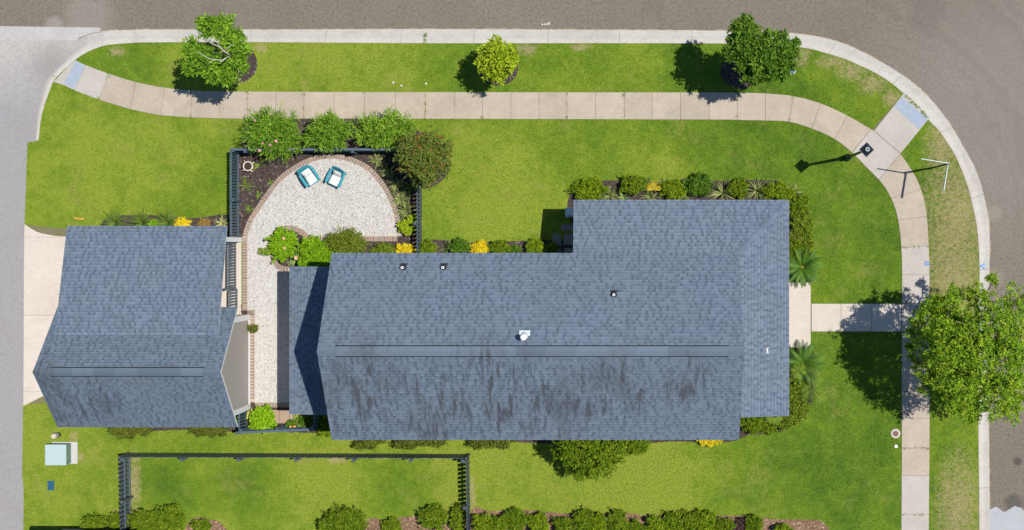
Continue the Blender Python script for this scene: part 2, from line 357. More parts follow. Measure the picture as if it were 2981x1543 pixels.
flat("cushion_white", (0.82, 0.81, 0.79), 0.9, 0.03, 20.0); flat("cushion_print", (0.70, 0.25, 0.27), 0.9)
flat("lamp_black", (0.012, 0.020, 0.035), 0.4, 0.2, 6, 0.5); flat("iron_brown", (0.20, 0.10, 0.07), 0.7, 0.2, 30)
flat("tactile", (0.33, 0.385, 0.47), 0.8, 0.2, 5); flat("tactile_dome", (0.38, 0.43, 0.51), 0.7, 0.3, 9)
flat("box_teal", (0.43, 0.55, 0.55), 0.55, 0.06, 6); flat("box_green", (0.17, 0.28, 0.22), 0.6, 0.08); flat("pad_concrete", (0.52, 0.51, 0.49), 0.85, 0.1, 9)
flat("pedestal_cap", (0.58, 0.52, 0.40), 0.6); flat("pedestal_body", (0.24, 0.27, 0.27), 0.6)
flat("meter_blue", (0.02, 0.10, 0.17), 0.6, 0.25, 20); flat("plank_yellow", (0.52, 0.33, 0.05), 0.8, 0.15, 10); flat("soil", (0.05, 0.038, 0.03), 0.9)
flat("terracotta", (0.55, 0.40, 0.24), 0.7); flat("urn_white", (0.72, 0.62, 0.54), 0.7, 0.08, 20); flat("valve_blue", (0.09, 0.25, 0.62), 0.6); flat("valve_steel", (0.20, 0.27, 0.38), 0.5, 0.2, 40)
flat("paint_blue", (0.12, 0.32, 0.75), 0.8, 0.2, 25); flat("paint_white", (0.70, 0.69, 0.66), 0.8, 0.15, 25); flat("sign_metal", (0.35, 0.50, 0.50), 0.35, 0.06, 6, 0.5); flat("sign_post", (0.05, 0.055, 0.06), 0.5)
flat("path_light", (0.20, 0.30, 0.42), 0.4); flat("utility_white", (0.52, 0.62, 0.70), 0.5, 0.05); flat("bark_pale", (0.50, 0.46, 0.40), 0.85, 0.25, 14); flat("bark", (0.12, 0.09, 0.07), 0.9, 0.3, 14)
flat("door_dark", (0.05, 0.10, 0.13), 0.4); flat("porch_deck", (0.40, 0.38, 0.36), 0.7); flat("paper", (0.75, 0.73, 0.70), 0.8)
flat("petal_pink", (0.78, 0.36, 0.44), 0.7, 0.25, 40); flat("petal_peach", (0.80, 0.45, 0.35), 0.7, 0.2, 40); flat("petal_orange", (0.80, 0.42, 0.10), 0.7, 0.3, 40)
g = NT("glass"); g.b.inputs["Transmission Weight"].default_value = 1.0; g.b.inputs["IOR"].default_value = 1.45; MAT["glass"] = g.done((0.95, 0.97, 1.0), 0.03, 0.5)
g = NT("window_pane"); MAT["window_pane"] = g.done((0.03, 0.04, 0.05), 0.05, 0.6)
def leafmat(name, cs, trans=0.14, rough=0.6, spec=0.15, gain=1.5):
    t = NT(name); tn = t.attr("tone"); n = len(cs); gv = (0.96, 0.90, 0.52) if cs[-1][1] > cs[-1][0] * 1.12 else (0.78, 0.78, 0.62)
    if name == 'leaf_oak': gv = (0.82, 0.98, 0.52)
    c = t.ramp(tn, [(i / (n - 1), tuple(min(0.9, q * gw * gain) for q, gw in zip(x, gv))) for i, x in enumerate(cs)])
    t.put(t.b.inputs["Base Color"], c); t.b.inputs["Roughness"].default_value = rough; t.b.inputs["Specular IOR Level"].default_value = spec
    tr = t.n("BsdfTranslucent"); t.l(t.mix(0.35, c, (0.34, 0.46, 0.04), 'MIX'), tr.inputs[0]); mx = t.n("MixShader"); mx.inputs[0].default_value = trans
    t.l(t.b.outputs[0], mx.inputs[1]); t.l(tr.outputs[0], mx.inputs[2]); t.l(mx.outputs[0], t.t.nodes["Material Output"].inputs[0]); MAT[name] = t.m; return t.m
leafmat("leaf_magnolia", ((0.045, 0.105, 0.014), (0.09, 0.20, 0.022), (0.155, 0.30, 0.035), (0.22, 0.36, 0.05)))
leafmat("leaf_dark", ((0.030, 0.075, 0.014), (0.062, 0.145, 0.022), (0.10, 0.21, 0.030), (0.17, 0.27, 0.05)), gain=1.3)
leafmat("leaf_lime", ((0.12, 0.20, 0.015), (0.20, 0.31, 0.02), (0.28, 0.38, 0.03), (0.36, 0.44, 0.05)))
leafmat("leaf_oak", ((0.050, 0.095, 0.012), (0.10, 0.175, 0.018), (0.17, 0.255, 0.024), (0.28, 0.33, 0.035), (0.38, 0.36, 0.05)), gain=1.5)
leafmat("leaf_oleander", ((0.050, 0.115, 0.018), (0.10, 0.22, 0.030), (0.17, 0.32, 0.045), (0.26, 0.38, 0.08)))
leafmat("leaf_crape", ((0.045, 0.085, 0.016), (0.095, 0.155, 0.028), (0.16, 0.22, 0.04), (0.22, 0.26, 0.06), (0.36, 0.13, 0.07)), gain=1.3)
leafmat("leaf_boxwood", ((0.065, 0.12, 0.010), (0.125, 0.225, 0.014), (0.20, 0.31, 0.020), (0.28, 0.38, 0.03)), gain=1.22)
leafmat("leaf_bush", ((0.055, 0.11, 0.010), (0.11, 0.205, 0.014), (0.18, 0.285, 0.022), (0.27, 0.35, 0.04)), gain=1.12)
leafmat("leaf_mixed", ((0.06, 0.12, 0.012), (0.13, 0.225, 0.02), (0.23, 0.32, 0.03), (0.40, 0.36, 0.05)), gain=1.25)
leafmat("leaf_olive", ((0.055, 0.09, 0.015), (0.11, 0.155, 0.025), (0.18, 0.215, 0.035), (0.24, 0.24, 0.06)), gain=1.2)
leafmat("leaf_yellow", ((0.55, 0.40, 0.01), (0.75, 0.58, 0.02), (0.85, 0.70, 0.05)), 0.15)
leafmat("leaf_brown", ((0.22, 0.13, 0.04), (0.34, 0.21, 0.07), (0.42, 0.28, 0.12)), 0.1)
leafmat("leaf_bright", ((0.10, 0.22, 0.012), (0.19, 0.37, 0.02), (0.28, 0.47, 0.03)), 0.25)
leafmat("leaf_feather", ((0.07, 0.115, 0.02), (0.145, 0.20, 0.035), (0.22, 0.275, 0.055)), 0.2)
leafmat("blade_green", ((0.045, 0.095, 0.025), (0.10, 0.175, 0.045), (0.17, 0.25, 0.07)), 0.15)
leafmat("blade_variegated", ((0.08, 0.13, 0.035), (0.22, 0.26, 0.10), (0.46, 0.46, 0.26)), 0.15)
leafmat("blade_blue", ((0.10, 0.19, 0.10), (0.17, 0.28, 0.14), (0.25, 0.36, 0.18)), 0.15)
leafmat("blade_dark", ((0.03, 0.055, 0.03), (0.05, 0.085, 0.045), (0.09, 0.13, 0.07)), 0.1)
leafmat("frond_sago", ((0.022, 0.065, 0.016), (0.055, 0.135, 0.026), (0.10, 0.20, 0.04)), 0.10, 0.5, 0.2)
leafmat("frond_fan", ((0.06, 0.12, 0.022), (0.10, 0.17, 0.035), (0.17, 0.24, 0.06)), 0.12, 0.7, 0.1)
leafmat("frond_yellow", ((0.35, 0.26, 0.02), (0.55, 0.42, 0.03), (0.68, 0.52, 0.06)), 0.15)
leafmat("hosta", ((0.13, 0.20, 0.06), (0.22, 0.30, 0.10), (0.33, 0.38, 0.16)), 0.15)
leafmat("hosta_yellow", ((0.40, 0.42, 0.06), (0.60, 0.58, 0.14), (0.70, 0.66, 0.25)), 0.15)
leafmat("purple_leaf", ((0.05, 0.03, 0.04), (0.09, 0.05, 0.06), (0.14, 0.09, 0.10)), 0.1)

# ------------------------------------------------------------------ ground, road, alley
MB().sheet([(-700, -700), (700, -700), (700, 700), (-700, 700)], -0.16).build("ground", MAT["lawn"]); tag(bpy.data.objects["ground"], kind="structure")
KERB = [((82, 409), (113, 409)), ((86, 350), (119, 350)), ((92, 305), (129, 309)), ((101, 260), (139, 280)), ((115, 222), (155, 239)), ((144, 192), (176, 214)), ((180, 156), (198, 194)), ((212, 126), (219, 174)),
        ((249, 103), (252, 153)), ((288, 93), (288, 138)), ((318, 88.5), (318, 130.5)), ((375, 86.5), (375, 126)), ((438, 85.5), (438, 123.6)), ((750, 85.5), (750, 123)), ((1250, 84), (1250, 126)), ((1700, 86), (1700, 126)), ((2067, 88), (2067, 126.5)),
        ((2180, 89), (2180, 129)), ((2260, 92), (2250, 132)), ((2365, 103), (2345, 140)), ((2432, 118), (2405, 155)), ((2483, 137), (2460, 172)), ((2534, 162), (2510, 194)), ((2588, 192), (2560, 219)), ((2628, 218), (2598, 245)), ((2659, 241), (2630, 272)),
        ((2696, 273), (2668, 304)), ((2736, 319), (2702, 348)), ((2770, 365), (2733, 381)), ((2797, 412), (2757, 415)), ((2819, 450), (2776, 445)), ((2838, 487), (2797, 490)), ((2857, 537), (2819, 550)), ((2871, 594), (2833, 607)), ((2880, 645), (2844, 664)),
        ((2883, 720), (2849, 727)), ((2881, 800), (2851, 800)), ((2880, 1000), (2849, 1000)), ((2880, 1250), (2848, 1250)), ((2882, 1450), (2850, 1450)), ((2884, 1750), (2852, 1750)), ((2884, 2400), (2852, 2400))]
ko = smooth([k[0] for k in KERB], 8); ki = smooth([k[1] for k in KERB], 8)
tag(MB().sheet(PP([(-2500, -900), (6500, -900), (6500, 300), (3650, 300), (3650, 5000), (2780, 5000), (2780, 600), (2500, 200), (-2500, 200)]), -0.10).build("road", MAT["road"]), kind="structure")
rag = random.Random(4)
edge = [(2884 + i * 9, 1487 - 8 * math.sin(i * 0.9) - rag.uniform(0, 9)) for i in range(0, 40)]
tag(MB().sheet(PP([(2876, 1490)] + edge + [(3250, 2200), (2876, 2200)]), -0.094).build("road_patch", MAT["road_patch"]), kind="structure")
tag(MB().sheet(PP([(-320, 113), (225, 113), (300, 90), (300, 300), (160, 500), (160, 4500), (-320, 4500)]), -0.046).build("alley", MAT["alley"]), kind="structure")
ap = MB().prism(PP([(-400, 70), (-60, 75), (150, 78), (291, 80), (291, 92), (262, 97), (232, 108), (218, 117), (-400, 114)]), -0.099, -0.040)
tag(ap.build("alley_apron", MAT["apron"]), kind="structure")

alley_edge = [(113, 410), (80, 415), (77, 480), (75, 560), (71, 652), (70, 800), (69, 1100), (64, 1375), (69, 1430), (68, 1543), (68, 2400)]
LAWN_PX = [tuple(p) for p in ki] + alley_edge[::-1]
LAWN = PP(LAWN_PX)
lm = MB().prism(LAWN, -0.12, 0.0); tag(lm.build("lawn", MAT["lawn"]), kind="structure")

# kerb: roll-kerb profile, cast in segments
kb = thing("kerb", (0, 0, 0), None, None); del_keys = [k for k in ("label", "category") if k in kb]; tag(kb, kind="structure")
acc = 0.0; cuts = [0]; tgt = 209
for i in range(1, len(ko)):
    acc += math.dist(ko[i], ko[i - 1])
    if acc >= tgt: cuts.append(i); acc = 0.0
cuts.append(len(ko) - 1)
# denser resample so cuts fall at even distance
def resample(A, B, step):
    oA, oB = [A[0]], [B[0]]
    for i in range(1, len(A)):
        L = math.dist(A[i], A[i - 1]); n = max(1, int(L / step + 0.5))
        for k in range(1, n + 1):
            t = k / n; oA.append(tuple(np.array(A[i - 1]) * (1 - t) + np.array(A[i]) * t)); oB.append(tuple(np.array(B[i - 1]) * (1 - t) + np.array(B[i]) * t))
    return oA, oB
ka, kbn = resample(ko, ki, 11.0)
acc = 0.0; segs = []; cur = [0]
for i in range(1, len(ka)):
    acc += math.dist(ka[i], ka[i - 1]); cur.append(i)
    if acc >= 209 or i == len(ka) - 1: segs.append(cur); cur = [i]; acc = 0.0
PROF = ((0.0, -0.088), (0.42, -0.078), (0.60, -0.035), (0.74, 0.010), (0.90, 0.022), (1.0, 0.020))
for sgm in segs:
    m = MB(); vs = []; n = len(sgm)
    for q, i in enumerate(sgm):
        a = np.array(P(*ka[i])); b = np.array(P(*kbn[i])); nx = np.array(P(*ka[min(i + 1, len(ka) - 1)])) - np.array(P(*ka[max(i - 1, 0)])); nx = nx / (np.linalg.norm(nx) + 1e-9)
        sh = nx * (0.006 if q == 0 else (-0.006 if q == n - 1 else 0))
        for t, z in PROF: p = a + (b - a) * t + sh; vs.append((p[0], p[1], z))
        for t in (1.0, 0.0): p = a + (b - a) * t + sh; vs.append((p[0], p[1], -0.13))
    K = len(PROF) + 2; fs = []
    for q in range(n - 1):
        for j in range(K): j2 = (j + 1) % K; fs.append((q * K + j, q * K + j2, (q + 1) * K + j2, (q + 1) * K + j))
    fs.append(tuple(range(K - 1, -1, -1))); fs.append(tuple((n - 1) * K + j for j in range(K))); 
    m.add(vs, fs)
    for q in range(len(m.f) - 2): m.m[q] = 1 if q % K in (0, 1) else 0
    m.build("kerb_segment", [MAT["kerb"], MAT["kerb_gutter"]], kb)
m = MB(); up = [P(*p) for p in ko]; dn = [P(*p) for p in ki]; m.sheet([(x, y) for x, y in up] + dn[::-1], -0.115); m.build("kerb_bed", MAT["joint"], kb)
m = MB(); rq = random.Random(3); vs = []   # sand line washed into the gutter
for i in range(0, len(ka)):
    a = np.array(P(*ka[i])); b = np.array(P(*kbn[i])); d_ = (a - b) / np.linalg.norm(a - b); wq = rq.uniform(0.0, 0.06); p = a + d_ * wq; q = a - d_ * 0.02; vs += [(p[0], p[1], -0.0955), (q[0], q[1], -0.0955)]
m.add(vs, [(2 * i, 2 * i + 1, 2 * i + 3, 2 * i + 2) for i in range(len(ka) - 1)]); m.build("gutter_sand", MAT["sand"], kb)
# spray-painted utility marks
def stroke(pts, wpx, z, name, mat, parent):
    m = MB()
    for i in range(len(pts) - 1): a = Vector(P3(*pts[i], z)); b = Vector(P3(*pts[i + 1], z)); m.beam(a, b, wpx / S, 0.002)
    return m.build(name, mat, parent)
stroke([(2870, 768), (2853, 775), (2869, 782)], 3.2, 0.025, "paint_mark", MAT["paint_blue"], kb)
stroke([(2308, 117), (2309, 124)], 4, 0.02, "paint_mark", MAT["paint_blue"], kb); stroke([(2319, 117), (2316, 126)], 4, 0.02, "paint_mark", MAT["paint_blue"], kb)
rd = bpy.data.objects["road"]
stroke([(1577, 72), (1581, 71)], 4, -0.097, "paint_mark", MAT["paint_white"], rd); stroke([(1584, 70), (1591, 71)], 2.6, -0.097, "paint_mark", MAT["paint_white"], rd)
stroke([(1594, 70), (1597, 65), (1600, 66), (1600, 70), (1596, 72), (1594, 70)], 2.2, -0.097, "paint_mark", MAT["paint_white"], rd)

# ------------------------------------------------------------------ sidewalk: separate slabs
def interp(pts, key=0):
    pts = sorted(pts, key=lambda p: p[key]); xs = [p[key] for p in pts]; ys = [p[1 - key] for p in pts]
    return lambda x: float(np.interp(x, xs, ys))
UPR = smooth([(219, 174), (249, 189), (318, 214.6), (396, 238.6), (480, 255), (570, 263.5), (642, 265.5), (760, 266.5), (1000, 267.5), (1250, 268), (2067, 268.8), (2150, 269.5), (2230, 271.8), (2308, 279.5), (2389, 301), (2466, 336), (2535.5, 376)], 6)
LOR = smooth([(154.6, 238.6), (187, 249), (219, 264), (287, 289.6), (380, 318), (468, 335.5), (555, 342), (642, 345), (760, 346), (1250, 346.4), (2067, 348.7), (2150, 350), (2230, 351.5), (2297.5, 355), (2363, 374.6), (2429, 405), (2480, 444)], 6)
fu, fl = interp(UPR), interp(LOR)
JN = [(219, 155), (249, 219), (318, 287), (396, 380), (480, 468), (560, 555), (641, 638), (721.5, 720.5), (803, 802.5), (885, 885), (973, 973), (1061, 1061), (1151, 1151), (1238, 1238), (1324, 1324), (1405, 1405), (1487, 1487), (1569, 1569), (1650.5, 1650.5), (1734, 1734), (1817, 1817), (1898, 1898), (1981, 1981), (2064, 2064), (2146, 2146), (2228, 2228), (2309, 2297), (2388.6, 2363), (2466, 2429), (2535.5, 2480)]
sw = thing("sidewalk", (0, 0, 0), None, None); tag(sw, kind="structure")
slab_polys = []
def slab(poly_px, mat, parent, z1=0.028, name="slab", sh=0.55):
    c = np.mean(np.array(poly_px), axis=0); q = []
    for p in poly_px:
        d = np.array(p) - c; L = np.linalg.norm(d); q.append(tuple(c + d * (1 - sh / L)))
    slab_polys.append(PP(poly_px)); return MB().prism(PP(q), -0.05, z1).build(name, mat, parent, bevel=0.006)
for i in range(len(JN) - 1):
    (a, b), (c, d) = JN[i], JN[i + 1]
    top = [(x, fu(x)) for x in np.linspace(a, c, 5)]; bot = [(x, fl(x)) for x in np.linspace(d, b, 5)]
    slab(top + bot, MAT["walk_new"] if i in (0, 1, 2) and i < 2 else MAT["walk"], sw, 0.026 + 0.004 * ((i * 7) % 3) / 2)
# corner ramp
slab([(2630, 272), (2668, 304), (2702, 348), (2621.5, 447), (2544, 381)], MAT["walk_new"], sw); slab([(2535.5, 376), (2544, 381), (2621, 447.7), (2557.7, 523), (2480.5, 444.6)], MAT["walk_new"], sw, 0.026)
LFT = smooth([(2557.7, 523), (2576.6, 547), (2595.5, 581.6), (2608, 616), (2617.5, 663.6), (2623, 720), (2625.4, 800), (2625, 1000), (2624.5, 1300), (2623.5, 1543), (2623, 2300)], 6)
RGT = smooth([(2620.7, 447.7), (2642.7, 477.7), (2671, 525), (2690, 581.6), (2699.4, 641.5), (2703.5, 717), (2705.7, 800), (2706, 1000), (2706, 1300), (2704, 1543), (2703, 2300)], 6)
fL, fR = interp(LFT, 1), interp(RGT, 1)
JV = [(523, 447.7), (577, 552), (640, 630), (722, 715.5), (800, 800), (882.6, 882.6), (965, 965), (1053.7, 1053.7), (1138, 1138), (1218.6, 1218.6), (1304, 1304), (1384, 1384), (1497, 1497), (1580, 1580), (1665, 1665), (1750, 1750)]
for i in range(len(JV) - 1):
    (a, b), (c, d) = JV[i], JV[i + 1]
    L_ = [(fL(y), y) for y in np.linspace(a, c, 5)]; R_ = [(fR(y), y) for y in np.linspace(d, b, 5)]
    slab(L_ + R_, MAT["walk_new"] if i in (3, 4, 5, 11, 12) else MAT["walk"], sw, 0.026 + 0.004 * ((i * 5) % 3) / 2)
bed = MB().sheet(PP(UPR + [(2535.5, 376), (2480, 444)] + LOR[::-1]), 0.004); bed.sheet(PP([(2630, 272), (2668, 304), (2702, 348), (2621, 447.7)] + RGT[1:] + LFT[::-1] + [(2480.5, 444.6)]), 0.004); bed.build("slab_bed", MAT["joint"], sw)
def tactile(q, name, nu, nv):
    q = [Vector(P3(*p)) for p in q]; m = MB(); m.prism([(p.x, p.y) for p in q], 0.0, 0.034, 0)
    for i in range(nu):
        for j in range(nv):
            a, b = (i + 0.5) / nu, (j + 0.5) / nv; p = (q[0] * (1 - a) + q[1] * a) * (1 - b) + (q[3] * (1 - a) + q[2] * a) * b
            m.lathe(p.x, p.y, [(0.016, 0.034), (0.010, 0.040)], 6, 1)
    return m.build(name, [MAT["tactile"], MAT["tactile_dome"]], sw)
tactile([(221, 177), (247.6, 190.6), (217.6, 259.6), (188, 243)], "tactile_plate", 8, 18); tactile([(2624, 283), (2701.5, 346), (2675.5, 376), (2604, 310)], "tactile_plate", 24, 9)

# front walk and porch landing
fw = thing("front_walk", (0, 0, 0), None, None); tag(fw, kind="structure")
for a, b in ((2362, 2448), (2448, 2537), (2537, 2624)): slab([(a, 884), (b, 884), (b, 965), (a, 965)], MAT["frontwalk"], fw, 0.028)
slab([(2200, 821), (2360, 821), (2360, 1003), (2353, 1012), (2200, 1012)], MAT["frontwalk"], fw, 0.034)
bpx = MB().sheet(PP([(2200, 884), (2625, 884), (2625, 965), (2200, 965)]), 0.005); bpx.build("slab_bed", MAT["joint"], fw)

# driveway
dv = thing("driveway", (0, 0, 0), None, None); tag(dv, kind="structure")
dtop = smooth([(71, 652), (105, 673.5), (135, 682), (165, 687), (190, 688)], 4)
slab(dtop + [(420, 688), (420, 690), (70, 690)], MAT["drive"], dv, 0.018, sh=0.3); slab([(70, 690), (420, 690), (420, 917.7), (69, 917.7)], MAT["drive"], dv, 0.018); slab([(69, 917.7), (420, 917.7), (420, 1140), (68, 1140)], MAT["drive"], dv, 0.018)
slab([(68, 1140), (420, 1140), (420, 1154), (123, 1154), (68, 1182)], MAT["drive"], dv, 0.018, sh=0.4)
MB().sheet(PP([(70, 654), (420, 690), (420, 1150), (70, 1178)]), 0.003).build("slab_bed", MAT["joint"], dv)

# ------------------------------------------------------------------ planting beds
BEDS = {}
def bedp(name, pts, mat="mulch", z=0.007, n=5, sm=True):
    pl = PP(smooth(pts, n, True) if sm else pts); BEDS[name] = (pl, mat)
    return tag(MB().prism(pl, -0.03, z).build("mulch_bed", MAT[mat]), kind="structure")
bedp("garden", [(694, 441), (1228, 441), (1228, 745), (1000, 745), (1000, 830), (775, 800), (775, 690), (694, 690)], sm=False)
bedp("outer", [(705, 425), (712, 385), (740, 350), (820, 340), (950, 345), (1080, 335), (1175, 345), (1205, 372), (1235, 392), (1285, 420), (1310, 465), (1306, 500), (1275, 535), (1235, 548), (1222, 500), (1222, 437), (1000, 437), (800, 437)], z=0.006)
bedp("gnorth", [(290, 662), (305, 640), (340, 628), (420, 626), (500, 629), (540, 636), (580, 634), (668, 628), (668, 690), (290, 690)], z=0.008)
bedp("gsouth", [(300, 1200), (640, 1200), (690, 1225), (690, 1256), (560, 1250), (400, 1256), (320, 1248)], z=0.008)
bedp("houseN", [(1226, 706), (1280, 698), (1340, 706), (1410, 705), (1480, 703), (1560, 699), (1590, 700), (1680, 712), (1680, 790), (1226, 790)], z=0.008)
bedp("wingN", [(1660, 640), (1652, 590), (1672, 548), (1720, 528), (1800, 526), (1900, 530), (2000, 520), (2080, 527), (2180, 524), (2260, 526), (2310, 545), (2338, 590), (2352, 680), (2358, 760), (2362, 820), (2200, 822), (2150, 620), (1800, 620), (1690, 660)], z=0.006)
bedp("wingS", [(2200, 1012), (2352, 1012), (2375, 1080), (2372, 1140), (2345, 1205), (2300, 1245), (2240, 1262), (2160, 1258), (2130, 1180), (2150, 1040)], z=0.008)
bedp("houseS", [(960, 1180), (2140, 1180), (2150, 1280), (1950, 1285), (1850, 1292), (1560, 1290), (1400, 1278), (1250, 1274), (1000, 1270)], z=0.006)
bedp("smallgarden", [(722, 1184), (960, 1184), (960, 1262), (700, 1252), (720, 1240)], z=0.009, sm=False)
bedp("gapstrip", [(698, 886), (742, 886), (742, 1192), (698, 1192)], z=0.005, sm=False)
bedp("bottomL", [(545, 1560), (552, 1520), (575, 1506), (605, 1512), (640, 1520), (660, 1560)], "mulch_red")
bedp("bottomM", [(1060, 1560), (1075, 1510), (1130, 1514), (1180, 1504), (1260, 1500), (1330, 1490), (1364, 1482), (1364, 1700), (1060, 1700)], "mulch_red")
bedp("bottomR", [(1369, 1500), (1430, 1489), (1530, 1485), (1640, 1494), (1720, 1496), (1800, 1491), (1900, 1501), (2000, 1494), (2080, 1500), (2180, 1502), (2260, 1512), (2380, 1514), (2402, 1530), (2415, 1560), (2420, 1800), (1369, 1800)], "mulch_red", z=0.006)
for nm, c, rx, ry in (("t1", (692, 186), 57, 55), ("t2", (1450, 198), 58, 52), ("t3", (2158, 208), 60, 50)):
    bedp(nm, [(c[0] + rx * math.cos(a), c[1] + ry * math.sin(a)) for a in np.linspace(0, 2 * math.pi, 12, endpoint=False)])
# loose bark chips over each bed
rs = np.random.RandomState(7)
def scatter_chips(name, keys, dens, mat):
    Vs = []; Ts = []
    for k in keys:
        pl = BEDS[k][0]; a = np.array(pl); mn, mx = a.min(0), a.max(0); n = int((mx[0] - mn[0]) * (mx[1] - mn[1]) * dens)
        x = rs.uniform(mn[0], mx[0], n); y = rs.uniform(mn[1], mx[1], n); ok = inpoly(x, y, pl); x, y = x[ok], y[ok]; n = len(x)
        L = rs.uniform(0.02, 0.055, n); W = rs.uniform(0.010, 0.022, n); t = rs.uniform(0, math.pi, n); dz = rs.uniform(-0.012, 0.012, n); z = rs.uniform(0.012, 0.028, n)
        cx, sx = np.cos(t), np.sin(t); q = np.zeros((n, 4, 3))
        for j, (p, r_) in enumerate(((-1, -1), (1, -1), (1, 1), (-1, 1))):
            q[:, j, 0] = x + cx * L * p - sx * W * r_; q[:, j, 1] = y + sx * L * p + cx * W * r_; q[:, j, 2] = z + dz * p + 0.004 * r_
        Vs.append(q.reshape(-1, 3)); Ts.append(np.repeat(rs.uniform(0, 1, n), 4))
    V = np.concatenate(Vs); F = np.arange(len(V)).reshape(-1, 4); return nmesh(name, V, F, MAT[mat], None, np.concatenate(Ts))
tag(scatter_chips("bark_mulch_chips", [k for k in BEDS if BEDS[k][1] == "mulch"], 170, "chips"), "dark brown bark chips scattered over the planting beds", "mulch", kind="stuff")
tag(scatter_chips("red_mulch_chips", [k for k in BEDS if BEDS[k][1] == "mulch_red"], 150, "chips_red"), "reddish bark chips along the lower edge beds", "mulch", kind="stuff")

# ------------------------------------------------------------------ patio with brick edging
ARC = smooth([(720.5, 690), (734, 648), (761, 606), (787.5, 567.5), (814, 533), (845, 506), (883, 483), (921, 468), (960, 462), (998, 466), (1032, 476), (1067, 495), (1093.5, 521.6), (1112.6, 548), (1131.8, 583), (1145, 617), (1153, 651.7), (1156.6, 688)], 6)
SBED = smooth([(906, 688), (894.6, 679), (879, 667), (860, 659), (841, 656), (822, 659), (803, 669), (788, 684), (780, 701), (778, 724), (786, 745), (794.5, 767), (806.7, 783), (821.5, 789), (843, 791)], 6)
patio_px = [(720.5, 905)] + ARC + [(1156.6, 688)] + SBED + [(960, 791), (960, 1172), (742, 1172), (742, 905)]
PATIO = PP(patio_px)
patio = MB().prism(PATIO, -0.04, 0.030).build("patio", MAT["patio"]); tag(patio, kind="structure")
bm0 = MB().box(0, 0, 0, 0.198, 0.092, 0.055); bo = bm0.build("brick", MAT["brick"], patio, bevel=0.006); brick_me = bo.data; bpy.data.objects.remove(bo)
rb = random.Random(11)
def put_brick(px, nrm, k=[0]):
    o = bpy.data.objects.new("brick", brick_me); COL.objects.link(o); o.parent = patio; x, y = P(*px)
    o.location = (x + rb.uniform(-.003, .003), y + rb.uniform(-.003, .003), -0.018 + rb.uniform(0, 0.006)); o.rotation_euler = (rb.uniform(-.02, .02), rb.uniform(-.02, .02), math.atan2(-nrm[1], nrm[0]) + rb.uniform(-.03, .03)); k[0] += 1
mort = MB()
def brick_run(path, off, pitch=8.15):
    """bricks laid header-wise along a pixel path, shifted off px to its left"""
    d = [0]
    for i in range(1, len(path)): d.append(d[-1] + math.dist(path[i], path[i - 1]))
    n = int(d[-1] / pitch); pts = np.array(path); L, Rr = [], []
    for q in range(n + 1):
        s_ = min(d[-1], (q + 0.5) * pitch) if q < n else d[-1]
        x = np.interp(s_, d, pts[:, 0]); y = np.interp(s_, d, pts[:, 1]); x2 = np.interp(min(d[-1], s_ + 2), d, pts[:, 0]) - np.interp(max(0, s_ - 2), d, pts[:, 0]); y2 = np.interp(min(d[-1], s_ + 2), d, pts[:, 1]) - np.interp(max(0, s_ - 2), d, pts[:, 1])
        l = math.hypot(x2, y2); nx, ny = y2 / l, -x2 / l
        if q < n: put_brick((x + nx * off, y + ny * off), (nx, ny))
    for s_ in np.linspace(0, d[-1], max(2, n // 2)):
        x = np.interp(s_, d, pts[:, 0]); y = np.interp(s_, d, pts[:, 1]); x2 = np.interp(min(d[-1], s_ + 2), d, pts[:, 0]) - np.interp(max(0, s_ - 2), d, pts[:, 0]); y2 = np.interp(min(d[-1], s_ + 2), d, pts[:, 1]) - np.interp(max(0, s_ - 2), d, pts[:, 1]); l = math.hypot(x2, y2); nx, ny = y2 / l, -x2 / l
        L.append(P(x + nx * (off - 7.2), y + ny * (off - 7.2))); Rr.append(P(x + nx * (off + 7.2), y + ny * (off + 7.2)))
    b = len(mort.v); z = 0.0315
    for a, c in zip(L, Rr): mort.v += [(a[0], a[1], z), (c[0], c[1], z)]
    for i in range(len(L) - 1): mort.f.append([b + 2 * i, b + 2 * i + 1, b + 2 * i + 3, b + 2 * i + 2]); mort.m.append(0)
brick_run([(720.5, 903)] + ARC, 7.0)
brick_run([(1156.6, 688), (906, 688)] + SBED[1:], 7.0)
brick_run([(742, 918), (742, 1171)], -7.0, 9.4); brick_run([(743, 1171.5), (900, 1171.5)], -7.0)
for u_ in (724, 731.5, 738.5): put_brick((u_, 909), (0, 1))
mort.build("mortar", MAT["mortar"], patio)

# carport slab (cream concrete)
tag(MB().prism(PP([(200, 689), (703, 689), (703, 916), (200, 916)]), -0.04, 0.024).build("carport_floor", MAT["drive"]), kind="structure")
HOUSE_FOOT = [PP([(960, 740), (2160, 740), (2160, 1290), (960, 1290)])]

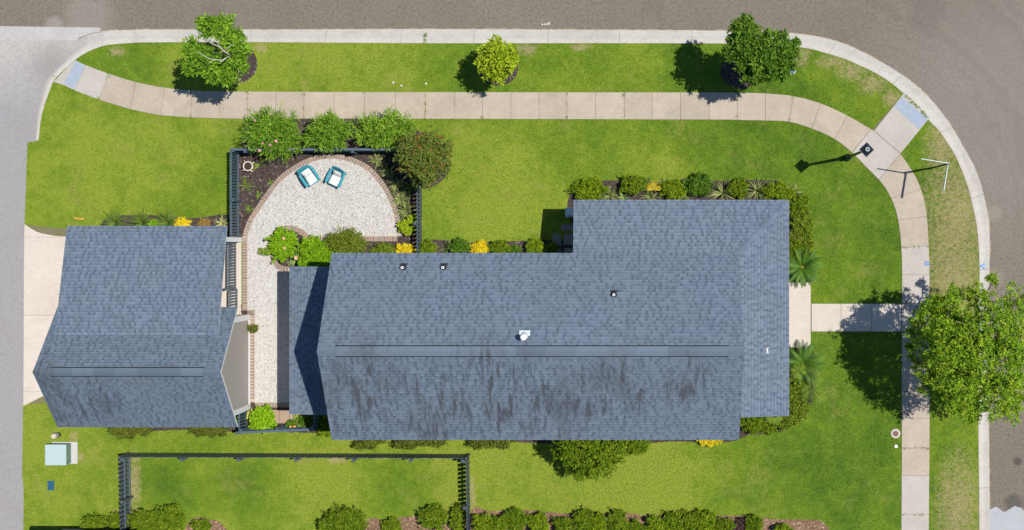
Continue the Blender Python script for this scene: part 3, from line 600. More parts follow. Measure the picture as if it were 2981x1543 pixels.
# ------------------------------------------------------------------ roofs with real shingles
def clip_poly(sub, clip):
    out = sub
    for i in range(len(clip)):
        a, b = clip[i], clip[(i + 1) % len(clip)]; inp = out; out = []
        if not inp: break
        f = lambda p: (b[0] - a[0]) * (p[1] - a[1]) - (b[1] - a[1]) * (p[0] - a[0])
        for j in range(len(inp)):
            p, q = inp[j - 1], inp[j]; fp, fq = f(p), f(q)
            if fq >= -1e-9:
                if fp < -1e-9: t = fp / (fp - fq); out.append((p[0] + (q[0] - p[0]) * t, p[1] + (q[1] - p[1]) * t))
                out.append(q)
            elif fp >= -1e-9: t = fp / (fp - fq); out.append((p[0] + (q[0] - p[0]) * t, p[1] + (q[1] - p[1]) * t))
    return out
class Roof:
    def __init__(s, seed): s.tabs = []; s.r = random.Random(seed)
    def plane(s, pts, expo=0.145, dark=0.45, wmin=0.085, wmax=0.20, lift=0.013):
        """pts: 3D polygon, pts[0]->pts[1] is the eave, counter-clockwise seen from outside"""
        P_ = [Vector(p) for p in pts]; o = P_[0]; U = (P_[1] - P_[0]).normalized(); N = (P_[1] - P_[0]).cross(P_[2] - P_[0]).normalized(); Vv = N.cross(U)
        p2 = [((p - o).dot(U), (p - o).dot(Vv)) for p in P_]; vmax = max(p[1] for p in p2); umin = min(p[0] for p in p2); umax = max(p[0] for p in p2); r = s.r
        k = 0; y = -0.015
        while y < vmax:
            x = umin - r.uniform(0, wmax)
            isd = r.random() < 0.5
            while x < umax:
                isd = (r.random() < dark) if not isd else False
                w_ = r.uniform(wmin, wmax * 0.62) if isd else r.uniform(wmin * 1.2, wmax)
                q = clip_poly([(x, y), (x + w_, y), (x + w_, y + expo * 1.02), (x, y + expo * 1.02)], p2)
                if len(q) >= 3:
                    tone = r.uniform(0.34, 0.52) if isd else r.uniform(0.56, 0.78)
                    h1 = lift * (0.55 if isd else 1.0) + r.uniform(-0.001, 0.001); h0 = 0.003
                    top = []; 
                    for (a, b) in q: t = (b - y) / expo; hh = h1 * (1 - t) + h0 * t; top.append(o + U * a + Vv * b + N * (hh + 0.004))
                    bot = [o + U * a + Vv * b - N * 0.003 for (a, b) in q]
                    s.tabs.append((top, bot, [max(0.0, tone - (0.26 if (b - y) / expo > 0.8 else 0.0) + (0.05 if (b - y) / expo < 0.3 else 0)) for (a, b) in q] * 2))  # shadow line under each course painted into tone, like a printed shadow band
                x += w_
            y += expo; k += 1
    def build(s, parent, mat, seln=300):
        def area(t):
            tp = t[0]; a = 0
            for i in range(1, len(tp) - 1):
                p, q = tp[i] - tp[0], tp[i + 1] - tp[0]; a += abs(p.x * q.y - p.y * q.x)
            return a / (H - tp[0].z) ** 2
        order = sorted(range(len(s.tabs)), key=lambda i: -area(s.tabs[i])); sel = set(order[:seln])
        vs, fs, tn = [], [], []
        org = wloc(parent)
        def geo(t, b):
            top, bot, tone = t; n = len(top); v = [tuple(p - org) for p in top] + [tuple(p - org) for p in bot]
            f = [list(range(b, b + n))]
            for i in range(n): j = (i + 1) % n; f.append([b + n + i, b + n + j, b + j, b + i])
            return v, f, tone
        for i, t in enumerate(s.tabs):
            if i in sel:
                v, f, k = geo(t, 0); me = bpy.data.meshes.new("shingle"); c = sum((Vector(p) for p in v), Vector()) / len(v)
                me.from_pydata([tuple(Vector(p) - c) for p in v], [], f); me.materials.append(mat); a = me.attributes.new("tone", 'FLOAT', 'POINT'); a.data.foreach_set("value", k)
                ob = bpy.data.objects.new("shingle", me); COL.objects.link(ob); ob.parent = parent; ob.location = c
            else:
                v, f, k = geo(t, len(vs)); vs += v; fs += f; tn += k
        me = bpy.data.meshes.new("shingles"); me.from_pydata(vs, [], fs); me.materials.append(mat); a = me.attributes.new("tone", 'FLOAT', 'POINT'); a.data.foreach_set("value", tn)
        ob = bpy.data.objects.new("shingles", me); COL.objects.link(ob); ob.parent = parent; ob["kind"] = "stuff"
        return ob
def deck(pts, th=0.13):
    P_ = [Vector(p) for p in pts]; N = (P_[1] - P_[0]).cross(P_[2] - P_[0]).normalized(); n = len(P_); m = MB()
    vs = P_ + [p - Vector((0, 0, th)) for p in P_]; fs = [tuple(range(n)), tuple(range(2 * n - 1, n - 1, -1))] + [(n + i, n + (i + 1) % n, (i + 1) % n, i) for i in range(n)]
    return m.add(vs, fs)
def ridge_vent(parent, x0, x1, y, z, half, slope, n, mat, tones):
    dz = half * slope
    for i in range(n):
        a = x0 + (x1 - x0) * i / n; b = x0 + (x1 - x0) * (i + 1) / n; h = 0.045; V = []
        for x in (a, b): V += [(x, y - half, z - dz + h), (x, y, z + h + 0.004 * (i % 2)), (x, y + half, z - dz + h), (x, y + half, z - dz + h - 0.012), (x, y, z + h - 0.02), (x, y - half, z - dz + h - 0.012)]
        F = [(0, 6, 7, 1), (1, 7, 8, 2), (2, 8, 9, 3), (3, 9, 10, 4), (4, 10, 11, 5), (5, 11, 6, 0), (0, 1, 2, 3, 4, 5), (11, 10, 9, 8, 7, 6)]
        org = wloc(parent); me = bpy.data.meshes.new("ridge_cap"); me.from_pydata([tuple(Vector(p) - org) for p in V], [], F); me.materials.append(mat); at = me.attributes.new("tone", 'FLOAT', 'POINT'); at.data.foreach_set("value", [tones.uniform(0.5, 0.72)] * 12)
        ob = bpy.data.objects.new("ridge_cap", me); COL.objects.link(ob); ob.parent = parent
    m = MB()   # dark vent slots under the cap edges
    for sgn in (-1, 1): m.beam((x0, y + sgn * (half + 0.012), z - dz + 0.010), (x1, y + sgn * (half + 0.012), z - dz + 0.010), 0.044, 0.05)
    m.build("vent_slot", MAT["dark_slot"], parent)
def window(parent, cx, cy, z0, w_, h_, axis, sgn):
    t = 0.05; o = MB(); p = MB()
    if axis == 'x': o.box(cx + sgn * t / 2, cy, z0, t, w_, h_); p.box(cx + sgn * (t + 0.004), cy, z0 + 0.07, 0.008, w_ - 0.14, h_ - 0.14)
    else: o.box(cx, cy + sgn * t / 2, z0, w_, t, h_); p.box(cx, cy + sgn * (t + 0.004), z0 + 0.07, w_ - 0.14, 0.008, h_ - 0.14)
    f = o.build("window", MAT["white_trim"], parent); q = p.build("pane", MAT["window_pane"], None); q.parent = f; q.location = -wloc(f)

# --- house
house = thing("house", (-4.0, -4.2, 0), "long cottage with weathered blue-grey shingle roof, ridge vent and wraparound porch roof", "house")
HE, HR = 6.20, 8.76; YN, YS, YR = -0.2345, -7.725, -3.981; XW, XE = -11.92, 4.43; HSL = (HR - HE) / (YN - YR)
PZ = 3.65; ZP = lambda d: PZ + 0.25 * d
Y_PN, X_PE, X_PW, Y_PS = 1.994, 6.747, -2.312, -7.09; WX, WY = 4.16, -0.50
pl_N = [(XE, YN, HE), (XW, YN, HE), (XW, YR, HR), (XE, YR, HR)]
pl_S = [(XW, YS, HE), (XE, YS, HE), (XE, YR, HR), (XW, YR, HR)]
pl_PN = [(X_PE, Y_PN, PZ), (X_PW, Y_PN, PZ), (X_PW, WY, ZP(Y_PN - WY)), (X_PE - (Y_PN - WY), WY, ZP(Y_PN - WY))]
pl_PE = [(X_PE, Y_PS, PZ), (X_PE, Y_PN, PZ), (WX, Y_PN - (X_PE - WX), ZP(X_PE - WX)), (WX, Y_PS, ZP(X_PE - WX))]
pl_PW = [(-14.32, -0.811, 3.41), (-14.32, -7.04, 3.41), (-11.66, -7.04, 4.075), (-11.66, -0.811, 4.075)]
hr = Roof(3)
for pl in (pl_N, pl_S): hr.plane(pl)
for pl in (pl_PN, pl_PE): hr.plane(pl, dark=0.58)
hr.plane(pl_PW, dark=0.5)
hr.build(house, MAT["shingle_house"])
for pl in (pl_N, pl_S, pl_PN, pl_PE, pl_PW): deck(pl).build("roof_deck", MAT["white_trim"], house)
ridge_vent(house, -11.24, 3.81, YR, HR, 0.19, HSL, 13, MAT["shingle_house"], random.Random(5))
def shing_part(m, name, parent, mat, tone):
    ob = m.build(name, mat, parent); a = ob.data.attributes.new("tone", 'FLOAT', 'POINT'); a.data.foreach_set("value", [tone] * len(ob.data.vertices)); return ob
for a, b in ((XW, -11.25), (3.82, XE)):   # ridge ends beyond the vent
    m = MB(); m.add([(a, YR - 0.15, HR - 0.085), (b, YR - 0.15, HR - 0.085), (b, YR, HR + 0.03), (a, YR, HR + 0.03), (b, YR + 0.15, HR - 0.085), (a, YR + 0.15, HR - 0.085)], [(0, 1, 2, 3), (3, 2, 4, 5)]); shing_part(m, "ridge_end_cap", house, MAT["shingle_house"], 0.6)
# hip caps
A = Vector((X_PE - 0.06, Y_PN - 0.06, ZP(0.06))); B = Vector((WX, Y_PN - (X_PE - WX), ZP(X_PE - WX))); n = 11; d = (B - A) / n; side = Vector((d.y, -d.x, 0)).normalized()
for i in range(n):
    p, q = A + d * i, A + d * (i + 1.08); m = MB(); up = Vector((0, 0, 0.055)); lo = Vector((0, 0, 0.026)); dn_ = Vector((0, 0, -0.03))
    m.add([p + side * .12 + dn_ + up, p + up * 1.3, p - side * .12 + dn_ + up, q - side * .12 + dn_ + lo, q + lo * 1.5, q + side * .12 + dn_ + lo], [(0, 1, 4, 5), (1, 2, 3, 4)]); shing_part(m, "hip_cap", house, MAT["shingle_house"], random.Random(i).uniform(0.45, 0.68))
# walls and gables
wx0, wx1, wy0, wy1 = -11.66, 4.16, -7.40, -0.52
zg = lambda y: HE + (min(y - YS, YN - y)) * HSL - 0.14
m = MB(); sec = [(wy0, 0), (wy1, 0), (wy1, zg(wy1)), (YR, zg(YR)), (wy0, zg(wy0))]
m.add([(wx0, y, z) for y, z in sec] + [(wx1, y, z) for y, z in sec], [(0, 4, 3, 2, 1)[::-1], (5, 6, 7, 8, 9)] + [(i, (i + 1) % 5, 5 + (i + 1) % 5, 5 + i) for i in (4, 0, 1)])
m.build("wall", MAT["white_siding"], house)
MB().box(-12.85, -3.93, 0, 2.3, 5.6, 3.26).build("rear_wall", MAT["white_siding"], house)
MB().box(0.85, 0.60, 0, 5.7, 2.2, 3.70).build("wing_wall", MAT["white_siding"], house)
MB().prism([(3.72, 1.70), (6.45, 1.70), (6.45, -6.85), (4.17, -6.85), (4.17, -0.6), (3.72, -0.6)], 0, 0.75).build("porch_deck", MAT["porch_deck"], house)
for i, y in enumerate((1.6, -0.55, -2.7, -4.85, -6.75)): MB().box(6.32, y, 0.75, 0.18, 0.18, 2.84).build("porch_column", MAT["white_trim"], house)
dr = MB().box(4.19, -3.0, 0.75, 0.06, 1.0, 2.1).build("door", MAT["door_dark"], house)
for y in (-1.5, -4.8, -6.2): window(house, wx1, y, 1.5, 0.9, 1.5, 'x', 1)
for y in (-2.0, -3.98, -6.0): window(house, wx1, y, 4.6, 0.8, 1.2, 'x', 1)
for x in (-10.5, -8.0, -5.5, -3.6):
    for z in (1.2, 4.3): window(house, x, wy1, z, 0.95, 1.4, 'y', 1)
for x in (-10.5, -7.5, -4.0, -0.5, 2.6):
    for z in (1.2, 4.3): window(house, x, wy0, z, 0.95, 1.4, 'y', -1)
for x in (-0.8, 1.4): window(house, x, 1.70, 1.4, 0.95, 1.5, 'y', 1)
window(house, wx0, YR, 4.9, 0.9, 1.1, 'x', -1)
# gutters at the west porch eave
# plumbing vents (things fixed through the roof)
def roof_z(y): return HE + (YN - y) * HSL
for k, (u, v, lab) in enumerate(((1171, 779, "leftmost dark plumbing vent with white pipe on the house roof"), (1289, 779, "second dark plumbing vent from the left on the house roof"), (1787, 858, "dark plumbing vent with white pipe standing alone right of centre on the roof"))):
    z = 6.6
    for _ in range(6): x, y = P(u, v, z + 0.25); z = roof_z(y)
    t = thing("plumbing_vent", (x, y, z), lab, "roof vent", "plumbing vents on the house roof")
    m = MB(); sl = 0.685; a = [(x - 0.16, y + 0.10, z - 0.0685 - .0 + 0.03), (x + 0.16, y + 0.10, z - 0.0685 + 0.03), (x + 0.16, y + 0.17, z - 0.1165 + 0.03), (x - 0.16, y + 0.17, z - 0.1165 + 0.03)]
    m.hexa([(p[0], p[1], p[2] - 0.05) for p in a] + a); m.build("flashing", MAT["vent_dark"], t)
    MB().lathe(x, y, [(0.13, z - 0.09), (0.125, z + 0.05), (0.07, z + 0.13), (0.055, z + 0.16)], 16).build("boot", MAT["vent_dark"], t, True)
    MB().lathe(x, y, [(0.055, z + 0.1), (0.055, z + 0.30), (0.028, z + 0.30), (0.028, z + 0.27)], 14, cap=False).build("pipe", MAT["pipe_white"], t); MB().lathe(x, y, [(0.030, z + 0.268), (0.001, z + 0.269)], 12, cap=False).build("pipe_opening", MAT["dark_slot"], t)
z = 8.2
for _ in range(6): x, y = P(1527, 979, z); z = roof_z(y)
t = thing("flue_vent", (x, y, z), "white round flue cap on square flashing near the ridge vent", "roof vent")
m = MB(); a = [(x - 0.21, y + 0.02), (x + 0.21, y + 0.02), (x + 0.21, y + 0.22), (x - 0.21, y + 0.22)]; m.hexa([(p, q, roof_z(q) - 0.02) for p, q in a] + [(p, q, roof_z(q) + 0.028) for p, q in a]); m.build("flashing", MAT["flashing"], t)
MB().lathe(x, y, [(0.17, z - 0.16), (0.16, z - 0.02), (0.095, z + 0.12), (0.08, z + 0.14)], 20).build("cone", MAT["flashing"], t, True); MB().lathe(x, y, [(0.07, z + 0.1), (0.07, z + 0.58)], 16).build("pipe", MAT["flashing"], t, True); MB().lathe(x, y, [(0.12, z + 0.52), (0.125, z + 0.62), (0.10, z + 0.68), (0.02, z + 0.70)], 20).build("cap", MAT["pipe_white"], t, True)
# white scrap on the porch roof
x, y = P(2234, 1020, 3.9); z = ZP(X_PE - x) + 0.022; m = MB(); m.box(x, y, z, 0.05, 0.20, 0.01, 0.1); m.box(x, y + 0.1, z, 0.11, 0.035, 0.01, 0.4); m.box(x, y - 0.1, z, 0.10, 0.03, 0.01, -0.3); m.build("paper_scrap", MAT["paper"]); tag(bpy.data.objects["paper_scrap"], "tiny white scrap lying on the right-hand porch roof", "scrap")
# utility box and pavers beside the wing
x, y = P(1663, 618, 1.0); bx = thing("utility_box", (x, y, 0), "pale blue-white utility box at the wing's left wall corner, in shade", "utility box")
MB().box(x - 0.02, y, 0.0, 0.50, 0.40, 0.85).build("case", MAT["utility_white"], bx, bevel=0.02); MB().box(x - 0.02, y - 0.16, 0.851, 0.36, 0.05, 0.012).build("hinge_strip", MAT["pedestal_body"], bx)
pv = thing("stepping_stones", (*P(1640, 705), 0), "grey square paving stones in the shaded corner beside the wing", "paving")
for a, b, c, d in ((1608, 681, 1633, 715), (1641, 681, 1668, 713), (1613, 724, 1633, 742), (1641, 722, 1668, 742), (1634, 652, 1668, 672)): MB().prism(PP([(a, b), (c, b), (c, d), (a, d)]), -0.02, 0.03).build("paving_stone", MAT["paver_grey"], pv, bevel=0.01)

# --- garage with carport
gar = thing("garage", (-20.5, -4.0, 0), "garage with steep blue-grey shingle roof, taupe gable and low carport roof", "garage")
GE, GR = 2.90, 5.28; gYN, gYS, gYR = -2.548, -7.657, -5.10; gXW, gXE = -24.34, -16.676; gsl = (GR - GE) / 2.553
cXW, cXE = -24.0, -17.16
g_N = [(gXE, gYN, GE), (gXW, gYN, GE), (gXW, gYR, GR), (gXE, gYR, GR)]; g_S = [(gXW, gYS, GE), (gXE, gYS, GE), (gXE, gYR, GR), (gXW, gYR, GR)]
g_C = [(cXE, 0.91, 2.75), (cXW, 0.91, 2.75), (cXW, -3.67, 3.962), (cXE, -3.67, 3.962)]
grf = Roof(9)
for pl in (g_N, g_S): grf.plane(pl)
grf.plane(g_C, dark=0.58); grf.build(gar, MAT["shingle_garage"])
for pl in (g_N, g_S): deck(pl, 0.16).build("roof_deck", MAT["white_trim"], gar)
deck(g_C, 0.05).build("carport_deck", MAT["white_trim"], gar)
ridge_vent(gar, -23.67, -17.4, gYR, GR, 0.165, gsl, 7, MAT["shingle_garage"], random.Random(8))
for a, b in ((gXW, -23.68), (-17.39, gXE)):
    m = MB(); m.add([(a, gYR - 0.14, GR - 0.11), (b, gYR - 0.14, GR - 0.11), (b, gYR, GR + 0.03), (a, gYR, GR + 0.03), (b, gYR + 0.14, GR - 0.11), (a, gYR + 0.14, GR - 0.11)], [(0, 1, 2, 3), (3, 2, 4, 5)]); shing_part(m, "ridge_end_cap", gar, MAT["shingle_garage"], 0.6)
gx0, gx1, gy0, gy1 = -24.0, -16.955, -7.22, -3.03
zq = lambda y: GE + min(y - gYS, gYN - y) * gsl - 0.17
sec = [(gy0, 0), (gy1, 0), (gy1, zq(gy1)), (gYR, zq(gYR)), (gy0, zq(gy0))]
m = MB(); m.add([(gx0, y, z) for y, z in sec] + [(gx1, y, z) for y, z in sec], [(1, 2, 3, 4, 0)[::-1][::-1], (5, 6, 7, 8, 9)] + [(i, (i + 1) % 5, 5 + (i + 1) % 5, 5 + i) for i in (4, 0, 1)]); m.build("wall", MAT["taupe_siding"], gar)
for y in (gy0 + 0.105, gy1 - 0.105): MB().box(gx1 + 0.012, y, 0, 0.03, 0.21, zq(gy0) - 0.02).build("corner_board", MAT["white_trim"], gar)
MB().box(gx1 + 0.013, (gy0 + gy1) / 2, 0.0, 0.034, gy1 - gy0 - 0.43, 0.22).build("base_board", MAT["white_trim"], gar)
for y in (gy0 - 0.013, gy1 + 0.013): MB().box(gx1 - 0.1, y, 0, 0.22, 0.026, zq(gy0) - 0.05).build("corner_board", MAT["white_trim"], gar)
for yc in (-5.1,): 
    dd = MB().box(gx0 - 0.02, yc, 0.02, 0.05, 3.0, 2.15).build("garage_door", MAT["white_trim"], gar)
    for k in range(4): q = MB().box(gx0 - 0.05, yc, 0.06 + k * 0.53, 0.02, 2.86, 0.48).build("door_panel", MAT["white_siding"], None); q.parent = dd; q.location = -wloc(dd)
for x, y in ((-17.40, 0.34), (-20.6, 0.62), (-23.7, 0.62), (-23.7, -2.2)): MB().box(x, y, 0.024, 0.20, 0.20, 2.60 + (0.62 - y) * 0.25).build("carport_post", MAT["white_trim"], gar)
MB().box(-20.55, 0.62, 2.42, 6.5, 0.16, 0.22).build("carport_beam", MAT["white_trim"], gar)
# neighbour's garage below the frame, its shade falls on the lawn's lower left corner
ng = thing("neighbouring_garage", (-23.0, -15.2, 0), "neighbouring garage beyond the lower left edge that shades the lawn corner", "garage")
nd = [[(-25.6, -12.26, 2.9), (-25.6, -15.0, 4.9), (-20.9, -15.0, 4.9), (-20.9, -12.26, 2.9)], [(-25.6, -17.74, 2.9), (-20.9, -17.74, 2.9), (-20.9, -15.0, 4.9), (-25.6, -15.0, 4.9)]]
for pl in nd: shing_part(deck(pl, 0.14), "roof", ng, MAT["shingle_garage"], 0.6)
nv = MB(); sec = [(-17.4, 0), (-12.6, 0), (-12.6, 2.95), (-15.0, 4.7), (-17.4, 2.95)]
nv.add([(-25.3, y, z) for y, z in sec] + [(-21.2, y, z) for y, z in sec], [(0, 1, 2, 3, 4), (9, 8, 7, 6, 5)] + [(i, (i + 1) % 5, 5 + (i + 1) % 5, 5 + i) for i in (4, 0, 1)]); nv.build("wall", MAT["taupe_siding"], ng)

# ------------------------------------------------------------------ picket fences
def fence(name, label, a, b, h, pitch, pw, rails, side, mat, posts, group="dark picket fences", caprail=False, end_posts=True):
    a = Vector((*a, 0)); b = Vector((*b, 0)); d = (b - a); L = d.length; d.normalize(); nn = Vector((-d.y, d.x, 0)) * side; ang = math.atan2(d.y, d.x)
    t = thing(name, a, label, "fence", group); n = int(L / pitch)
    me = MB().box(0, 0, 0.03, pw, 0.02, h - 0.03); po = me.build("picket", mat); pme = po.data; bpy.data.objects.remove(po); rr = random.Random(int(L * 100))
    for i in range(n + 1):
        p = d * (i * L / n); o = bpy.data.objects.new("picket", pme); COL.objects.link(o); o.parent = t; o.location = (p.x, p.y, rr.uniform(-0.008, 0.0)); o.rotation_euler = (rr.uniform(-.008, .008), rr.uniform(-.006, .006), ang)
    off = nn * 0.034
    for z in rails: MB().beam(a + off + Vector((0, 0, z)), b + off + Vector((0, 0, z)), 0.045, 0.085).build("rail", mat, t)
    if caprail: MB().beam(a + off * 0.4 + Vector((0, 0, h + 0.018)), b + off * 0.4 + Vector((0, 0, h + 0.018)), 0.10, 0.03).build("cap_rail", mat, t)
    for s_ in posts:
        p = a + d * (s_ * L) + nn * 0.105; q = MB().box(p.x, p.y, 0, 0.095, 0.095, h + 0.03, ang); q.build("post", mat, t)
        c = MB(); c.box(p.x, p.y, h + 0.031, 0.125, 0.125, 0.025, ang); c.box(p.x, p.y, h + 0.056, 0.11, 0.11, 0.04, ang, 0, 0.2); c.build("post_cap", mat, t)
    return t
FP, FS = MAT["fence_paint"], MAT["fence_paint_south"]
fence("picket_fence", "dark slate picket fence along the garden's left side by the lawn", P(693.5, 690), P(693.5, 441), 1.24, 0.132, 0.092, (0.10, 1.16), -1, FP, (0.0, 0.42, 0.985))
fence("picket_fence", "dark slate picket fence behind the oleanders at the garden's top side", P(694, 440), P(1226, 440), 1.24, 0.132, 0.092, (0.10, 0.62, 1.16), -1, FP, (0.08, 0.34, 0.655, 0.98), caprail=True)
fence("picket_fence", "dark slate picket fence on the garden's right side beside the lawn", P(1227, 742), P(1227, 441), 1.24, 0.172, 0.115, (0.15, 1.0), 1, FP, (0.30, 0.70))
fence("picket_fence", "dark picket fence screening the open carport side", P(688, 838), P(688, 708), 1.12, 0.121, 0.078, (0.08, 1.04), 1, FP, (0.0,))
fence("garden_gate", "short dark picket gate between carport fence and garage", P(692, 893), P(692, 843), 1.12, 0.121, 0.078, (0.08, 1.04), 1, FP, (), group="garden gates")
fence("picket_fence", "short dark picket fence running down from the garage gable corner", P(720, 1251), P(720, 1196), 1.2, 0.132, 0.09, (0.10, 1.12), 1, FP, (0.03,))
fence("picket_fence", "dark picket fence below the hostas, between garage and house", P(720, 1249), P(934, 1240), 1.2, 0.132, 0.09, (0.10, 0.6, 1.12), 1, FP, (0.02, 0.5, 0.97), caprail=True)
fence("picket_fence", "short dark picket fence under the rear porch eave by the house corner", P(934, 1241), P(934, 1190), 1.2, 0.132, 0.09, (0.10, 1.12), 1, FP, ())
fence("picket_fence", "long dark board fence across the yard below the house", P(378, 1318), P(1366, 1322), 1.25, 0.192, 0.142, (0.12, 0.72), 1 * -1, FS, (0.01, 0.18, 0.345, 0.51, 0.675, 0.84, 0.99))
fence("picket_fence", "dark board fence down the left side of the lower yard", P(378, 1320), P(383, 1700), 1.25, 0.192, 0.142, (0.12, 0.72), 1, FS, (0.01, 0.33, 0.66))
fence("picket_fence", "dark board fence down the right side of the lower yard", P(1366, 1323), P(1372, 1700), 1.25, 0.192, 0.142, (0.12, 0.72), -1, FS, (0.02, 0.37, 0.7))

# ------------------------------------------------------------------ lamp post, street sign, utilities
bx_, by_ = P(2466, 459); lp = thing("street_lamp", (bx_, by_, 0), "black lamp post with square lantern roof at the corner walk", "street lamp"); K = MAT["lamp_black"]; ra = R(43)
MB().lathe(bx_, by_, [(0.17, 0), (0.17, 0.10), (0.13, 0.16), (0.12, 0.7), (0.085, 0.8)], 16).build("base", K, lp, True); MB().lathe(bx_, by_, [(0.07, 0.7), (0.06, 2.8), (0.052, 4.23), (0.09, 4.28), (0.05, 4.34)], 14).build("pole", K, lp, True)
m = MB(); m.box(bx_, by_, 4.34, 0.24, 0.24, 0.05, ra)
for i in range(4):
    t_ = ra + math.pi / 4 + i * math.pi / 2; m.beam((bx_ + 0.15 * math.cos(t_), by_ + 0.15 * math.sin(t_), 4.38), (bx_ + 0.20 * math.cos(t_), by_ + 0.20 * math.sin(t_), 4.90), 0.025, 0.025)
m.build("lantern_frame", K, lp)
for i in range(4):
    t0, t1 = ra + math.pi / 4 + i * math.pi / 2, ra + math.pi / 4 + (i + 1) * math.pi / 2; MB().add([(bx_ + 0.148 * math.cos(t0), by_ + 0.148 * math.sin(t0), 4.39), (bx_ + 0.148 * math.cos(t1), by_ + 0.148 * math.sin(t1), 4.39), (bx_ + 0.198 * math.cos(t1), by_ + 0.198 * math.sin(t1), 4.89), (bx_ + 0.198 * math.cos(t0), by_ + 0.198 * math.sin(t0), 4.89)], [(0, 1, 2, 3)]).build("lantern_pane", MAT["glass"], lp)
m = MB(); m.box(bx_, by_, 4.90, 0.45, 0.45, 0.03, ra); m.box(bx_, by_, 4.93, 0.42, 0.42, 0.16, ra, 0, 0.34); m.lathe(bx_, by_, [(0.07, 5.08), (0.075, 5.14)], 14); m.build("lantern_roof", K, lp)
m = MB().torus(bx_, by_, 5.15, 0.075, 0.016, 20, 6); m.build("finial_ring", MAT["sign_metal"], lp)
sx_, sy_ = P(2714.5, 488.5); sg = thing("street_sign", (sx_, sy_, 0), "street name sign with two thin blades on a dark post by the kerb", "street sign"); MB().lathe(sx_, sy_, [(0.045, 0), (0.045, 2.98), (0.03, 3.06)], 12).build("post", MAT["sign_post"], sg, True)
for (u, v), z in (((2680.5, 462.6), 2.98), ((2746.7, 555), 2.80)):
    e = Vector((*P(u, v, z + 0.1), z)); s0 = Vector((sx_, sy_, z)); d_ = (e - s0).normalized(); m = MB(); m.beam(s0 + d_ * 0.0 + Vector((0, 0, 0.09)), e + Vector((0, 0, 0.09)), 0.028, 0.18); m.build("sign_blade", MAT["sign_metal"], sg)
MB().box(sx_, sy_, 2.94, 0.11, 0.11, 0.06, 0.2).build("bracket", MAT["sign_post"], sg)
def disc(name, u, v, rings, label, cat, z=0.0, group=None):
    x, y = P(u, v); t = thing(name, (x, y, z), label, cat, group); 
    for nm, r, h, mt in rings: MB().lathe(x, y, [(r, z), (r, z + h), (r * 0.94, z + h + 0.004)], 20).build(nm, MAT[mt], t)
    return t
disc("water_valve_cover", 2698, 767, [("collar", 0.112, 0.006, "valve_blue"), ("lid", 0.085, 0.010, "valve_steel")], "round blue-grey valve cover set in the sidewalk's right edge", "valve cover", 0.027)
disc("sewer_cleanout", 2607, 1262, [("concrete_collar", 0.215, 0.03, "kerb"), ("iron_lid", 0.125, 0.042, "iron_brown")], "round brown iron lid in concrete ring beside the sidewalk", "manhole cover")
disc("cleanout_cap", 2608, 1299, [("cap", 0.075, 0.06, "pipe_white")], "small white round cleanout cap in the grass below the manhole", "pipe cap")
x, y = P(2307, 207); t = thing("water_valve", (x, y, 0), "white concrete ring with blue valve lid beside the rightmost verge tree", "valve cover"); MB().torus(x, y, 0.015, 0.125, 0.032, 24, 6).build("concrete_ring", MAT["kerb"], t, True); MB().lathe(x, y, [(0.09, 0), (0.09, 0.035), (0.02, 0.04)], 18).build("lid", MAT["valve_blue"], t)
x, y = P(180, 1328); tr = thing("transformer_box", (x, y, 0), "pale teal pad-mounted transformer box on a concrete pad by the alley", "transformer")
MB().prism(PP([(153, 1286), (227, 1286), (227, 1350), (153, 1350)]), -0.02, 0.07).build("concrete_pad", MAT["pad_concrete"], tr, bevel=0.01)
x0, y0 = P(150, 1289); x1, y1 = P(209, 1347); m = MB(); m.hexa([(x0, y1, 0.07), (x1, y1, 0.07), (x1, y0, 0.07), (x0, y0, 0.07), (x0, y1, 0.60), (x1, y1, 0.60), (x1, y0, 0.60), (x0, y0, 0.60)]); m.build("cabinet", MAT["box_green"], tr)
m = MB(); m.hexa([(x0 - .015, y1 - .015, 0.601), (x1 + .015, y1 - .015, 0.601), (x1 + .015, y0 + .015, 0.601), (x0 - .015, y0 + .015, 0.601), (x0 - .01, y1 - .01, 0.635), (x1 + .01, y1 - .01, 0.635), (x1 + .01, y0 + .01, 0.635), (x0 - .01, y0 + .01, 0.635)]); m.build("lid", MAT["box_teal"], tr)
MB().box(x1 + 0.012, (y0 + y1) / 2 - 0.1, 0.28, 0.02, 0.12, 0.14).build("latch", MAT["pedestal_body"], tr)
x, y = P(171, 1265); pd = thing("cable_pedestal", (x, y, 0), "small round cable pedestal with cream cap beside the transformer", "utility pedestal"); MB().lathe(x, y, [(0.115, 0), (0.11, 0.50)], 18).build("body", MAT["pedestal_body"], pd, True); MB().lathe(x, y, [(0.12, 0.49), (0.12, 0.55), (0.10, 0.575)], 18).build("cap", MAT["pedestal_cap"], pd)
x, y = P(148.5, 1413.5); mt_ = thing("meter_lid", (x, y, 0), "flat dark blue meter lid in the grass near the alley", "meter lid"); MB().box(x, y, -0.01, 0.30, 0.42, 0.03).build("frame", MAT["meter_blue"], mt_); MB().box(x, y, 0.021, 0.24, 0.36, 0.012).build("lid", MAT["meter_blue"], mt_, bevel=0.004)
x, y = P(234, 637); pk = MB().box(x, y, 0.0, 0.45, 0.09, 0.13, R(-4)); tag(pk.build("timber_block", MAT["plank_yellow"], bevel=0.006), "short yellow timber block lying on the lawn above the garage", "timber")
x, y = P(1763, 1513, 0.4); pl_ = thing("path_light", (x, y, 0), "small blue-grey path light among the lower hedge bushes", "path light"); MB().lathe(x, y, [(0.012, 0), (0.012, 0.36)], 8).build("stake", MAT["sign_post"], pl_); MB().lathe(x, y, [(0.05, 0.36), (0.065, 0.40), (0.05, 0.43), (0.01, 0.445)], 16).build("cap", MAT["path_light"], pl_, True)

